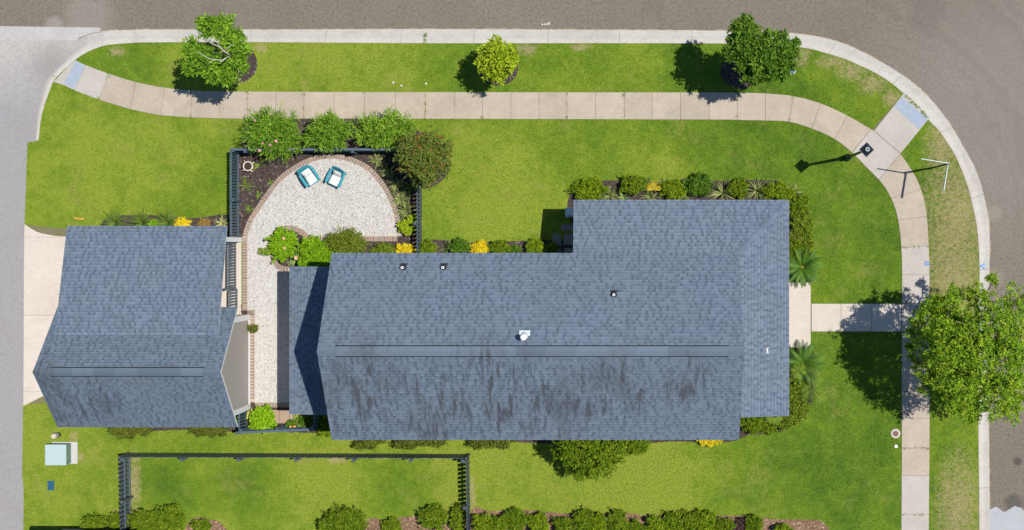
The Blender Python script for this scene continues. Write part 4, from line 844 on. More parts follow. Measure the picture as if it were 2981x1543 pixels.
# ------------------------------------------------------------------ small garden paving, urn, pot
tp = thing("garden_pavers", (*P(840, 1212), 0), "tan square pavers between garage and house porch", "paving")
for a, b in ((785, 813), (813.8, 842), (843, 872), (873, 905)): MB().prism(PP([(a, 1193), (b, 1193), (b, 1232), (a, 1232)]), -0.02, 0.032).build("paving_stone", MAT["paver_tan"], tp, bevel=0.008)
x, y = P(722, 484, 0.4); ur = thing("garden_urn", (x, y, 0), "round off-white garden urn with scroll handles in the mulch bed", "urn")
MB().lathe(x, y, [(0.13, 0), (0.13, 0.05), (0.06, 0.10), (0.06, 0.16), (0.17, 0.30), (0.20, 0.42)], 20, cap=False).build("pedestal", MAT["urn_white"], ur, True); MB().torus(x, y, 0.43, 0.20, 0.028, 26, 7).build("rim", MAT["urn_white"], ur, True); MB().lathe(x, y, [(0.18, 0.36), (0.01, 0.385)], 18).build("soil", MAT["soil"], ur)
for i in range(4): a_ = R(35 + 90 * i); MB().tube([(x + .21 * math.cos(a_), y + .21 * math.sin(a_), .40), (x + .30 * math.cos(a_), y + .30 * math.sin(a_), .36), (x + .27 * math.cos(a_ + .2), y + .27 * math.sin(a_ + .2), .24)], 0.022, 0.016, 7).build("handle", MAT["urn_white"], ur)
x, y = P(741, 956, 0.35); pt = thing("planter_pot", (x, y, 0.03), "terracotta pot with a trailing green plant by the garage gable", "plant pot"); MB().lathe(x, y, [(0.12, 0.03), (0.165, 0.30), (0.185, 0.31), (0.185, 0.36), (0.16, 0.36), (0.155, 0.31)], 20, cap=False).build("pot", MAT["terracotta"], pt, True); MB().lathe(x, y, [(0.157, 0.31), (0.01, 0.325)], 18).build("soil", MAT["soil"], pt)

# ------------------------------------------------------------------ adirondack chairs
def chair(u, v, face, label, cush):
    x, y = P(u, v, 0.35); ang = math.atan2(face[1], face[0]); t = thing("adirondack_chair", (x, y, 0.03), label, "chair", "teal adirondack chairs on the patio"); T = MAT["teal_paint"]
    c, s_ = math.cos(ang), math.sin(ang); KS = 0.88; W = lambda f, l, z: (x + KS * (f * c - l * s_), y + KS * (f * s_ + l * c), KS * z + 0.03)   # f forward, l left
    def bm(a, b, w_, h_, nm, mt=T, par=t): return MB().beam(W(*a), W(*b), w_, h_).build(nm, mt, par)
    for l in (-0.27, 0.27):
        bm((0.40, l, 0.36), (-0.42, l, 0.10), 0.035, 0.12, "side_rail"); bm((0.34, l * 1.1, 0.0), (0.34, l * 1.1, 0.56), 0.09, 0.04, "front_leg"); bm((-0.30, l * 1.1, 0.0), (-0.36, l * 1.1, 0.60), 0.09, 0.035, "rear_leg")
        sg_ = 1 if l > 0 else -1; m = MB(); ins = 0.28 * sg_; o = [(-0.40, 0.30), (-0.40, 0.37), (-0.1, 0.425), (0.25, 0.43), (0.43, 0.40), (0.45, 0.33), (0.38, 0.285), (0.0, 0.29)]
        m.prism([W(f, sg_ * q, 0)[:2] for f, q in o], 0.558, 0.583); m.build("armrest", T, t, bevel=0.008)
    for i in range(6): f = 0.40 - i * 0.095; z = 0.425 - (0.40 - f) * 0.317; bm((f, -0.27, z), (f, 0.27, z), 0.085, 0.02, "seat_slat")
    for i in range(7):
        l = (i - 3) * 0.086; top = 1.0 - 0.012 * (i - 3) ** 2; bl = l * 0.82
        a, b = Vector(W(-0.16, bl, 0.26)), Vector(W(-0.16 - (top - 0.26) * 0.46, l * 1.12, top)); fw_ = Vector((c, s_, 0)); d_ = (b - a).normalized(); sd = Vector((-s_, c, 0)); nn = d_.cross(sd).normalized(); m = MB(); vs = []
        for p, wd in ((a, 0.066), (b, 0.09)):
            for i1, j1 in ((-1, -1), (1, -1), (1, 1), (-1, 1)): vs.append(p + sd * (i1 * wd / 2) + nn * (j1 * 0.010))
        m.hexa(vs); m.build("back_slat", T, t)
    bm((-0.31, -0.36, 0.585), (-0.31, 0.36, 0.585), 0.06, 0.03, "back_brace"); bm((0.43, -0.27, 0.36), (0.43, 0.27, 0.36), 0.02, 0.10, "front_apron")
    def pillow(cf, cz, L_, Wd, th, pitch, lab, marks):
        N = 9; vs = []; fs = []
        for k in (1, -1):
            for i in range(N):
                for j in range(N):
                    a, b = i / (N - 1) * 2 - 1, j / (N - 1) * 2 - 1; e = (1 - abs(a) ** 4) * (1 - abs(b) ** 4); hh = k * th / 2 * (e ** 0.5 if e > 0 else 0) + 0.004 * math.sin(a * 7 + b * 3); f = a * L_ / 2; l = b * Wd / 2 * (1 - 0.03 * abs(a))
                    vs.append(W(cf + f * math.cos(pitch) - hh * math.sin(pitch), l, cz + f * math.sin(pitch) + hh * math.cos(pitch)))
        for i in range(N - 1):
            for j in range(N - 1): q = (i * N + j, (i + 1) * N + j, (i + 1) * N + j + 1, i * N + j + 1); fs.append(q); fs.append(tuple(N * N + r_ for r_ in q[::-1]))
        m = MB().add(vs, fs); o = thing("cushion", W(cf, 0, cz), lab, "cushion", "white cushions on the adirondack chairs"); m.build("cover", MAT["cushion_white"], o, True)
        for a, b in marks: p = Vector(W(cf + a * math.cos(pitch) - (th / 2 + .004) * math.sin(pitch), b, cz + a * math.sin(pitch) + (th / 2 + .004) * math.cos(pitch))); m = MB(); dd = Vector((c, s_, math.tan(pitch))).normalized() * 0.028; m.beam(p - dd, p + dd + Vector((.012, .01, 0)), 0.028, 0.006); m.build("print_motif", MAT["cushion_print"], o)
    for cu in cush: pillow(*cu)
chair(902, 513, (0.56, -0.83), "teal adirondack chair left on the patio, white cushions covering seat and back", [(0.17, 0.44, 0.52, 0.47, 0.10, R(17), "white seat cushion on the left teal chair", []), (-0.20, 0.58, 0.44, 0.46, 0.10, R(122), "white back cushion of the left teal chair with faint red print", [(0.1, 0.1)])])
chair(980, 516, (-0.42, -0.91), "teal adirondack chair right on the patio with red-printed seat cushion", [(0.17, 0.44, 0.50, 0.46, 0.10, R(17), "white seat cushion with two red marks on right teal chair", [(0.0, -0.1), (0.02, 0.03)]), (-0.19, 0.60, 0.40, 0.44, 0.10, R(120), "plain white back cushion of the right teal chair", [])])

# ------------------------------------------------------------------ vegetation
def unit(a): return a / (np.linalg.norm(a, axis=-1, keepdims=True) + 1e-9)
def foliage(rng, lobes, dens, per, L, W, up=0.8, spread=0.9, fill=0.55, tone_lo=0.0, zmin=0.04, droop=0.0, red=0.0, extra=None, along=0.55):
    """leaf clusters through the volume of ellipsoid lobes ((cx,cy,cz),(rx,ry,rz)); returns V,F,tone"""
    Cs, As = [], []
    for (c, r) in lobes:
        r = np.array(r, float); n = max(6, int(dens * (r[0] * r[1] + r[0] * r[2] + r[1] * r[2]) / 3 * 4 * math.pi))
        d = unit(rng.normal(size=(n, 3))); d[:, 2] = np.where(d[:, 2] < -0.35, -d[:, 2], d[:, 2])
        ph = rng.uniform(0, 6.28, 3); bump = 1 + 0.17 * np.sin(d[:, 0] * 6 + ph[0]) + 0.17 * np.sin(d[:, 1] * 7 + ph[1]) + 0.10 * np.sin(d[:, 2] * 5 + ph[2])
        f = (fill + (1 - fill) * rng.uniform(0, 1, n) ** 0.6) * bump + rng.normal(0, 0.05, n)
        Cs.append(np.array(c) + d * r * f[:, None]); As.append(unit(d + np.array([0, 0, up]) + rng.normal(0, 0.25, (n, 3))))
    if extra is not None: Cs.append(extra[0]); As.append(extra[1])
    C = np.concatenate(Cs); A = np.concatenate(As); ok = C[:, 2] > zmin; C, A = C[ok], A[ok]
    tc = rng.uniform(0, 1, len(C))
    c = np.repeat(C, per, 0); a = np.repeat(A, per, 0); n = len(c)
    d = unit(rng.normal(size=(n, 3)) * spread + a * along); nrm = unit(a + rng.normal(0, 0.65, (n, 3))); side = unit(np.cross(d, nrm)); nrm = np.cross(side, d)
    l = (L * rng.uniform(0.65, 1.25, n))[:, None]; w_ = (W * rng.uniform(0.75, 1.2, n))[:, None]; b = c + d * l * 0.12 + rng.normal(0, 0.15, (n, 3)) * L
    mid = b + d * l * 0.48 - nrm * w_ * 0.08; tip = b + d * l - nrm * w_ * 0.3; tip[:, 2] -= droop * l[:, 0]
    V = np.stack([b, mid + side * w_ * 0.5 + nrm * w_ * 0.14, tip, mid - side * w_ * 0.5 + nrm * w_ * 0.14], 1).reshape(-1, 3); V[:, 2] = np.maximum(V[:, 2], 0.012)
    i = np.arange(n) * 4; F = np.stack([np.stack([i, i + 1, i + 2], 1), np.stack([i, i + 2, i + 3], 1)], 1).reshape(-1, 3)
    t = np.clip(np.repeat(tc, per) * 0.55 + rng.uniform(0, 0.5, n) + tone_lo, 0, 0.74 if red else 1)
    if red: t = np.where(np.repeat(rng.uniform(0, 1, len(C)) < red, per), rng.uniform(0.85, 1.0, n), t)
    return V, F, np.repeat(t, 4)
def shoots(rng, x, y, a, b, h, n, per=7, reach=(0.55, 1.12), z0=0.15):
    """cluster centres strung along arching stems that leave the base in all directions"""
    C, A = [], []
    for i in range(n):
        q = rng.uniform(0, 6.283); f = rng.uniform(*reach); e = np.array([x + a * f * math.cos(q), y + b * f * math.sin(q), h * (rng.uniform(0.75, 1.08) - 0.35 * max(0, f - 0.6))]); p = np.array([x + a * 0.2 * f * math.cos(q), y + b * 0.2 * f * math.sin(q), h * z0]); d = unit(e - p)
        for k in range(per): t = 0.35 + 0.65 * (k + rng.uniform(0, 1)) / per; C.append(p + (e - p) * t + rng.normal(0, 0.02, 3)); A.append(unit(d + rng.normal(0, 0.15, 3)))
    return np.array(C), np.array(A)
def blades(rng, base, n, L, W, lean, mat_tone=(0, 1), seg=3, arch=0.6, azim=None):
    """list of strap leaves, each (V,F,tone) arching out from base"""
    out = []
    for i in range(n):
        az = rng.uniform(0, 6.283) if azim is None else azim[i]; el = rng.uniform(*lean); l = L * rng.uniform(0.7, 1.15); w_ = W * rng.uniform(0.8, 1.2); hx, hy = math.cos(az), math.sin(az); V = []; p = np.array([base[0] + hx * 0.02, base[1] + hy * 0.02, base[2]]); e = el
        for k in range(seg + 1):
            t = k / seg; wd = w_ * (0.75 + 0.5 * math.sin(math.pi * min(t * 1.3, 1))) * (1 - t ** 2.2) / 2 + 0.001
            V += [p + np.array([-hy, hx, 0]) * wd + [0, 0, 0.25 * wd], p - np.array([-hy, hx, 0]) * wd + [0, 0, 0.25 * wd]]
            p = p + np.array([hx * math.cos(e), hy * math.cos(e), math.sin(e)]) * l / seg; e -= arch / seg * rng.uniform(0.7, 1.3)
        V = np.array(V); V[:, 2] = np.maximum(V[:, 2], 0.015); F = np.array([[2 * k, 2 * k + 1, 2 * k + 3, 2 * k + 2] for k in range(seg)]); out.append((V, F, np.full(len(V), rng.uniform(*mat_tone))))
    return out
def merge(parts):
    Vs, Fs, Ts, b = [], [], [], 0
    for V, F, T in parts: Vs.append(V); Fs.append(F + b); Ts.append(T); b += len(V)
    return np.concatenate(Vs), np.concatenate(Fs), np.concatenate(Ts)
SEED = [100]
def rg(): SEED[0] += 1; return np.random.RandomState(SEED[0])
def branch(p, q, r0, r1, rng, n=5, wob=0.06):
    p, q = np.array(p), np.array(q); L = np.linalg.norm(q - p); return MB().tube([tuple(p + (q - p) * k / n + (rng.normal(0, wob, 3) * L * 0.25 if 0 < k < n else 0)) for k in range(n + 1)], r0, r1, 7)
def tree(name, label, cat, base, h0, lobes_px, leaf, dens, per, L, W, bark, tr, group=None, limb=True, **kw):
    """lobes_px: (u,v,z,r_px) as they show in the photo at their own height"""
    rng = rg(); x, y = P(*base); t = thing(name, (x, y, 0), label, cat, group); lob = []
    for q in lobes_px:
        u, v, z, r = q[:4]; k = (H - z) / H / S; rz = r * k * (q[4] if len(q) > 4 else 0.8); lob.append(((*P(u, v, z), z), (r * k, r * k, rz)))
    fork = np.array([x, y, h0]); cen = np.mean([l[0] for l in lob], axis=0); fk = fork + (cen - fork) * np.array([0.25, 0.25, 0.1])
    branch((x, y, -0.03), fk, tr, tr * 0.75, rng, 5, 0.05).build("trunk", bark, t, True)
    if limb:
        for c, r in lob: branch(fk - np.array([0, 0, 0.1]), np.array(c) + [0, 0, r[2] * 0.2], tr * 0.55, tr * 0.14, rng, 6, 0.12).build("limb", bark, t, True)
    Cx, Ax = [], []
    for c, r in lob:
        C_, A_ = shoots(rng, c[0], c[1], r[0] * 1.05, r[1] * 1.05, r[2] * 0.9, 7, 4, (0.85, 1.3), 0.0); C_[:, 2] += c[2] - 0.25 * r[2]; Cx.append(C_); Ax.append(A_)
    V, F, T = foliage(rng, lob, dens, per, L, W, extra=(np.concatenate(Cx), np.concatenate(Ax)), **kw); nmesh("crown", V, F, leaf, t, T)
    return t
M = MAT
VG = "young trees in mulch rings on the grass verge"
tree("verge_tree", "leftmost verge tree, open crown with pale bare branches showing", "tree", (704, 190), 1.9,
     [(604, 74, 4.6, 27), (645, 86, 4.8, 38), (680, 110, 4.6, 33), (562, 144, 4.3, 24), (592, 172, 4.2, 30), (626, 196, 4.2, 36), (652, 218, 4.0, 34), (686, 182, 4.1, 36), (694, 142, 4.3, 30), (556, 192, 3.9, 18)], M["leaf_magnolia"], 24, 10, 0.21, 0.08, M["bark_pale"], 0.06, VG, fill=0.35)
t1 = [o for o in bpy.data.objects if o.get("label", "").startswith("leftmost verge")][0]; r_ = rg()
for pth, r0, r1 in (([(676, 166, 3.8), (664, 157, 5.2), (652, 149, 5.5), (640, 137, 5.75), (626, 131, 5.85), (612, 124, 5.9), (602, 117, 5.85)], 0.034, 0.012), ([(676, 166, 3.8), (662, 166, 5.1), (650, 175, 5.35), (641, 181, 5.4)], 0.034, 0.02), ([(650, 175, 5.3), (628, 174, 5.5), (606, 169, 5.6), (588, 158, 5.65), (573, 148, 5.6)], 0.022, 0.009), ([(628, 174, 5.5), (612, 180, 5.5), (600, 190, 5.3)], 0.012, 0.006), ([(640, 137, 5.75), (634, 124, 5.8), (620, 116, 5.7)], 0.013, 0.006), ([(652, 149, 5.5), (668, 136, 5.5), (680, 124, 5.3)], 0.014, 0.006)):
    MB().tube([P3(*q) for q in smooth(pth, 2)], r0, r1, 7).build("bare_branch", M["bark_pale"], t1, True)
tree("verge_tree", "small yellow-green verge tree in the middle mulch ring", "tree", (1449, 192), 0.9, [(1443, 152, 3.0, 34), (1420, 176, 2.7, 30), (1465, 175, 2.8, 36), (1445, 205, 2.5, 34), (1482, 160, 2.6, 22)], M["leaf_lime"], 38, 9, 0.18, 0.075, M["bark"], 0.035, VG, fill=0.35)
tree("verge_tree", "rightmost verge tree with dense two-lobed dark green crown", "tree", (2178, 200), 1.8,
     [(2165, 92, 4.8, 38), (2152, 138, 4.4, 40), (2183, 165, 4.4, 38), (2245, 128, 4.3, 42), (2288, 145, 4.1, 34), (2258, 185, 4.0, 46), (2200, 212, 3.6, 36), (2212, 150, 4.5, 34)], M["leaf_dark"], 32, 10, 0.20, 0.085, M["bark"], 0.07, VG, fill=0.4, tone_lo=0.05)
tree("street_tree", "large spreading olive-green tree over the right-hand sidewalk and kerb", "tree", (2752, 1003), 2.6,
     [(2800, 1010, 6.1, 105, 0.75), (2880, 960, 6.0, 95), (2900, 1060, 6.1, 100), (2800, 1110, 5.5, 85), (2720, 1000, 5.1, 68), (2705, 935, 4.8, 50), (2760, 900, 5.0, 62), (2900, 1150, 5.3, 70), (2950, 900, 5.1, 60), (2965, 1010, 5.5, 75), (2695, 1080, 4.6, 36), (2668, 965, 4.4, 24), (2830, 1195, 4.6, 38), (2850, 862, 4.7, 38), (2960, 1130, 4.9, 60), (2715, 880, 4.3, 22), (2680, 905, 4.3, 18), (2652, 1000, 4.2, 14), (2690, 1130, 4.2, 16), (2780, 1180, 4.4, 24), (2780, 850, 4.4, 20), (2890, 815, 4.6, 14), (2745, 1150, 4.4, 26), (2940, 1200, 4.5, 30), (2670, 1040, 4.4, 22)],
     M["leaf_oak"], 26, 10, 0.125, 0.05, M["bark"], 0.14, None, fill=0.4, spread=1.2)
tree("crape_myrtle", "round garden tree with reddish tips at the garden fence corner", "tree", (1244, 473), 0.8, [(1205, 430, 3.0, 42), (1250, 420, 3.0, 44), (1230, 470, 3.3, 50), (1275, 470, 2.8, 42), (1190, 475, 2.7, 34), (1240, 515, 2.6, 36), (1285, 435, 2.5, 30)], M["leaf_crape"], 64, 9, 0.095, 0.048, M["bark"], 0.045, None, fill=0.4, red=0.08)
tree("camellia_tree", "large rounded dark green shrub tree below the house roof edge", "tree", (1722, 1285), 0.9, [(1715, 1300, 2.6, 75), (1660, 1295, 2.2, 55), (1770, 1295, 2.2, 55), (1690, 1340, 2.0, 48), (1750, 1340, 2.0, 46), (1720, 1355, 1.5, 34)], M["leaf_bush"], 62, 9, 0.10, 0.055, M["bark"], 0.07, None, fill=0.45)

def shrub(name, label, cat, u, v, ru, rv, h, leaf, group=None, L=0.095, W=0.048, dens=80, per=8, nl=5, nsh=0, core=0.72, **kw):
    rng = rg(); zc = h * 0.55; x, y = P(u, v, zc); k = (H - zc) / H / S; a, b = ru * k, rv * k; t = thing(name, (x, y, 0), label, cat, group)
    lob = [((x, y, h * 0.5), (a * core, b * core, h * 0.5))]
    for i in range(nl):
        q = 2 * math.pi * (i + rng.uniform(-.3, .3)) / nl; f = rng.uniform(0.42, 0.62) * core / 0.72; lob.append(((x + a * f * math.cos(q), y + b * f * math.sin(q), h * rng.uniform(0.36, 0.55)), (a * rng.uniform(.34, .5), b * rng.uniform(.34, .5), h * rng.uniform(0.3, 0.42))))
    for i in range(nl + 5):
        q = rng.uniform(0, 6.283); f = rng.uniform(0.72, 1.08); rr = rng.uniform(.10, .20) * (a + b) / 2; lob.append(((x + a * f * math.cos(q), y + b * f * math.sin(q), h * rng.uniform(0.35, 0.8)), (rr, rr, rr * 1.1)))
    V, F, T = foliage(rng, lob, dens, per, L, W, extra=shoots(rng, x, y, a, b, h, int(nsh if nsh else 14 + 34 * a * b), 6, (0.5, 1.32)), **kw); nmesh("foliage", V, F, leaf, t, T)
    m = MB()
    for i in range(4): q = 2 * math.pi * i / 4 + 0.4; m.tube([(x, y, -0.02), (x + a * .25 * math.cos(q), y + b * .25 * math.sin(q), h * .35), (x + a * .45 * math.cos(q), y + b * .45 * math.sin(q), h * .62)], 0.018, 0.007, 5)
    m.build("stems", M["bark"], t)
    return t
def flowers(t, pts, mat, r=0.05, n=5):
    for (u, v, z) in pts:
        rng = rg(); c = np.array(P3(u, v, z)); parts = []
        for i in range(n * 2):
            a = 6.283 * i / n + (0.5 if i >= n else 0); d = np.array([math.cos(a), math.sin(a), 0.35 + 0.5 * (i >= n)]); s_ = np.array([-math.sin(a), math.cos(a), 0]); rr = r * (1 if i < n else .7)
            parts.append((np.array([c, c + d * rr * .6 + s_ * rr * .42, c + d * rr, c + d * rr * .6 - s_ * rr * .42]), np.array([[0, 1, 2, 3]]), np.zeros(4)))
        V, F, T = merge(parts); nmesh("flower", V, F, mat, t, T)
OG = "oleander bushes outside the garden fence"
o1 = shrub("oleander_bush", "largest oleander bush with pink flowers, left end of the row", "bush", 806, 388, 78, 58, 2.3, M["leaf_oleander"], OG, L=0.24, W=0.036, dens=22, per=8, nl=5, up=0.9, spread=0.6, along=0.8, nsh=85, core=0.6)
flowers(o1, [(742, 350, 1.6), (765, 418, 2.0), (786, 422, 2.1), (804, 411, 2.15), (756, 438, 1.8), (788, 438, 1.9), (758, 332, 1.5)], M["petal_pink"], 0.075)
shrub("oleander_bush", "middle oleander bush with narrow leaves above the patio arc", "bush", 956, 386, 62, 46, 2.1, M["leaf_oleander"], OG, L=0.24, W=0.036, dens=20, per=8, nl=4, up=0.9, spread=0.6, along=0.8, nsh=65, core=0.55)
shrub("oleander_bush", "right-hand oleander bush beside the reddish garden tree", "bush", 1122, 378, 78, 46, 2.1, M["leaf_oleander"], OG, L=0.24, W=0.036, dens=20, per=8, nl=5, up=0.9, spread=0.6, along=0.8, nsh=75, core=0.55, tone_lo=0.08)

def rosette(name, label, cat, u, v, n, L, W, mat, group=None, lean=(0.25, 1.25), z=0.0, arch=0.9, tone=(0, 1), as_parts=True, bw=None):
    rng = rg(); x, y = P(u, v, 0.15); t = thing(name, (x, y, 0), label, cat, group); bl = blades(rng, (x, y, z + 0.02), n, L, W, lean, tone, 4, arch)
    if as_parts:
        for V, F, T in bl: nmesh("leaf", V, F, mat, t, T)
    else: V, F, T = merge(bl); nmesh("blade_tuft", V, F, mat, t, T)
    return t
YG = "variegated yuccas along the patio's right side"
for u, v, n, L, mt, lab in ((1098, 468, 30, 0.50, "blade_variegated", "topmost cream-striped yucca right of the patio arc"), (1132, 500, 30, 0.50, "blade_variegated", "cream-striped yucca second from the top in the patio bed"), (1156, 540, 30, 0.54, "blade_variegated", "striped yucca half shaded by the reddish garden tree"),
                          (1196, 545, 24, 0.50, "blade_green", "plain dark green yucca in shade at the right garden fence"), (1166, 580, 32, 0.54, "blade_variegated", "yellowish yucca just above the largest pale yucca"), (1184, 612, 38, 0.64, "blade_variegated", "largest pale yucca, lowest in the patio bed row")):
    rosette("yucca", lab, "yucca", u, v, n, L, 0.058, M[mt], YG, (0.2, 1.35), arch=0.7)
for u, v, n, L, lab in ((755, 478, 14, 0.50, "strappy green lily beside the off-white urn"), (714, 541, 14, 0.48, "strappy green lily against the left garden fence"), (752, 565, 14, 0.24, "small grassy tuft midway along the brick arc's left"), (725, 606, 18, 0.28, "pale spiky tuft below the left fence post"), (785, 528, 10, 0.2, "tiny green tuft nearest the left brick edging"), (832, 467, 14, 0.3, "greyish tuft beneath the pink oleander")):
    rosette("lily_tuft", lab, "plant", u, v, n, L, 0.035, M["blade_green"], "lily tufts in the left garden bed", arch=1.0, tone=(0.4, 1))
shrub("dwarf_shrub", "small yellow-green shrub by the right garden fence", "shrub", 1184, 658, 23, 20, 0.55, M["leaf_lime"], L=0.09, W=0.06, dens=120, nl=4); shrub("dwarf_shrub", "sprig of yellow-green shrub touching the right garden fence pickets", "shrub", 1200, 638, 12, 10, 0.5, M["leaf_lime"], L=0.08, W=0.05, dens=120, nl=2)
# bed between patio and house
r1 = shrub("rose_bush", "bright green rose bush inside the brick loop with pale pink blooms", "bush", 822, 712, 42, 40, 0.85, M["leaf_bright"], L=0.11, W=0.055, dens=70, nl=6); flowers(r1, [(826, 694, 0.9), (829, 722, 0.9)], M["petal_peach"], 0.07)
rosette("crinum_lily", "long-leaved lily leaning over the rose bush, pink bloom", "lily", 868, 745, 26, 0.75, 0.045, M["blade_blue"], None, (0.15, 0.9), arch=0.6, tone=(0.3, 1)); flowers(bpy.data.objects["crinum_lily"], [(862, 751, 0.75)], M["petal_peach"], 0.10)
shrub("trailing_sprig", "blue-green trailing sprig reaching onto the pale patio", "plant", 772, 731, 20, 9, 0.3, M["hosta"], L=0.07, W=0.03, dens=80, nl=3)
shrub("box_hedge", "dense box hedge at the rear porch roof corner", "hedge", 922, 738, 50, 46, 1.0, M["leaf_bright"], L=0.10, W=0.055, dens=80, nl=7, tone_lo=-0.1); shrub("nandina_bush", "feathery olive-green bush overhanging the brick edge by the house", "bush", 1008, 712, 50, 42, 1.3, M["leaf_feather"], L=0.14, W=0.028, dens=40, per=10, nl=6, nsh=60, along=0.7)
shrub("dwarf_shrub", "low green shrub with yellow buds between hedge bush and gold bush", "shrub", 1118, 728, 36, 16, 0.5, M["leaf_mixed"], L=0.08, W=0.04, dens=110, nl=4); shrub("gold_bush", "bright yellow bush inside the garden fence by the house", "bush", 1180, 726, 24, 14, 0.5, M["leaf_yellow"], L=0.10, W=0.04, dens=120, nl=4)
NG = "foundation shrubs along the house's upper wall"
for u, v, ru, rv, h, mt, lab in ((1243, 722, 22, 20, 0.6, "leaf_bush", "green shrub just right of the garden fence end"), (1340, 721, 28, 22, 0.65, "leaf_dark", "dark green shrub between the spiky yucca and gold bush"), (1455, 722, 26, 20, 0.6, "leaf_bush", "dark green shrub right of the gold bush"), (1497, 728, 18, 13, 0.4, "leaf_dark", "low shrub right of centre along the house's upper wall"), (1562, 719, 26, 24, 0.65, "leaf_boxwood", "yellow-green shrub at the edge of the shaded corner"), (1603, 728, 18, 18, 0.6, "leaf_bush", "shrub fully in shade beside the grey paving stones")):
    shrub("foundation_shrub", lab, "shrub", u, v, ru, rv, h, M[mt], NG, dens=110)
rosette("yucca", "dark spiky yucca against the house's upper wall", "yucca", 1300, 722, 18, 0.55, 0.05, M["blade_dark"], None, (0.3, 1.2), tone=(0.3, 1)); shrub("gold_bush", "bright yellow cone bush against the house's upper wall", "bush", 1396, 724, 22, 18, 0.6, M["leaf_yellow"], L=0.09, W=0.035, dens=120, nl=4)
# bed above the garage
for u, lab in ((333, "leftmost dark ornamental grass clump above the garage roof"), (413, "middle ornamental grass clump above the garage roof"), (487, "rightmost ornamental grass clump beside the yellow mum")): rosette("ornamental_grass", lab, "grass clump", u, 648, 170, 0.72, 0.016, M["blade_green"], "ornamental grasses above the garage", (0.25, 1.3), as_parts=False, arch=0.8)
shrub("yellow_mum", "round yellow flowering mum above the garage roof edge", "flower", 532, 652, 20, 14, 0.45, M["leaf_yellow"], L=0.07, W=0.04, dens=200, nl=4); shrub("dried_shrub", "small rounded brown dried shrub above the garage roof", "shrub", 593, 650, 17, 13, 0.4, M["leaf_brown"], L=0.05, W=0.02, dens=260, nl=4); rosette("yucca", "peach-striped spiky plant at the garage roof's upper right corner", "yucca", 645, 652, 26, 0.42, 0.05, M["blade_variegated"], None, (0.2, 1.2), tone=(0.5, 1))
shrub("ground_shrub", "small bright green plant between the ornamental grasses", "plant", 450, 652, 10, 8, 0.3, M["leaf_bright"], dens=120, nl=2)
# bed above the wing
WG = "shrubs in the bed above the porch wing"
for u, v, ru, rv, h, mt, lab in ((1716, 552, 46, 32, 0.75, "leaf_boxwood", "yellow-green shrub at the wing bed's left end"), (1843, 538, 36, 26, 0.8, "leaf_bush", "green shrub left of the yellow palm"), (1956, 552, 36, 26, 0.7, "leaf_boxwood", "yellow-green shrub right of the yellow palm"), (2036, 538, 38, 30, 0.9, "leaf_dark", "tallest dark green shrub in the wing bed, pushing onto the lawn"), (2152, 548, 26, 28, 0.7, "leaf_bush", "green shrub between the two pale striped tufts"), (2268, 558, 42, 24, 0.75, "leaf_boxwood", "long green shrub near the wing roof's upper right corner")):
    shrub("bed_shrub", lab, "shrub", u, v, ru, rv, h, M[mt], WG, dens=110)
SG = "striped flax tufts in the wing bed"
for u, v, L, lab in ((1775, 570, 0.42, "striped tuft right of the wing bed's first shrub"), (1893, 572, 0.42, "pale striped tuft below the yellow palm"), (1998, 566, 0.48, "striped tuft left of the tallest wing bed shrub"), (2104, 562, 0.58, "large pale striped tuft above the wing roof's middle right"), (2204, 556, 0.60, "largest pale striped tuft near the wing's right end"), (2312, 560, 0.35, "small striped tuft at the bed's outer corner")): rosette("flax_tuft", lab, "plant", u, v, 52, L * 1.3, 0.032, M["blade_variegated"], SG, (0.35, 1.4), as_parts=False)
rosette("agave", "blue-green agave against the wing roof edge", "agave", 1815, 572, 14, 0.45, 0.06, M["blade_blue"], None, (0.15, 1.2), arch=0.5); rosette("dark_tuft", "dark spiky tuft left of the yellow palm", "plant", 1880, 532, 26, 0.38, 0.025, M["blade_dark"], None, (0.3, 1.3))

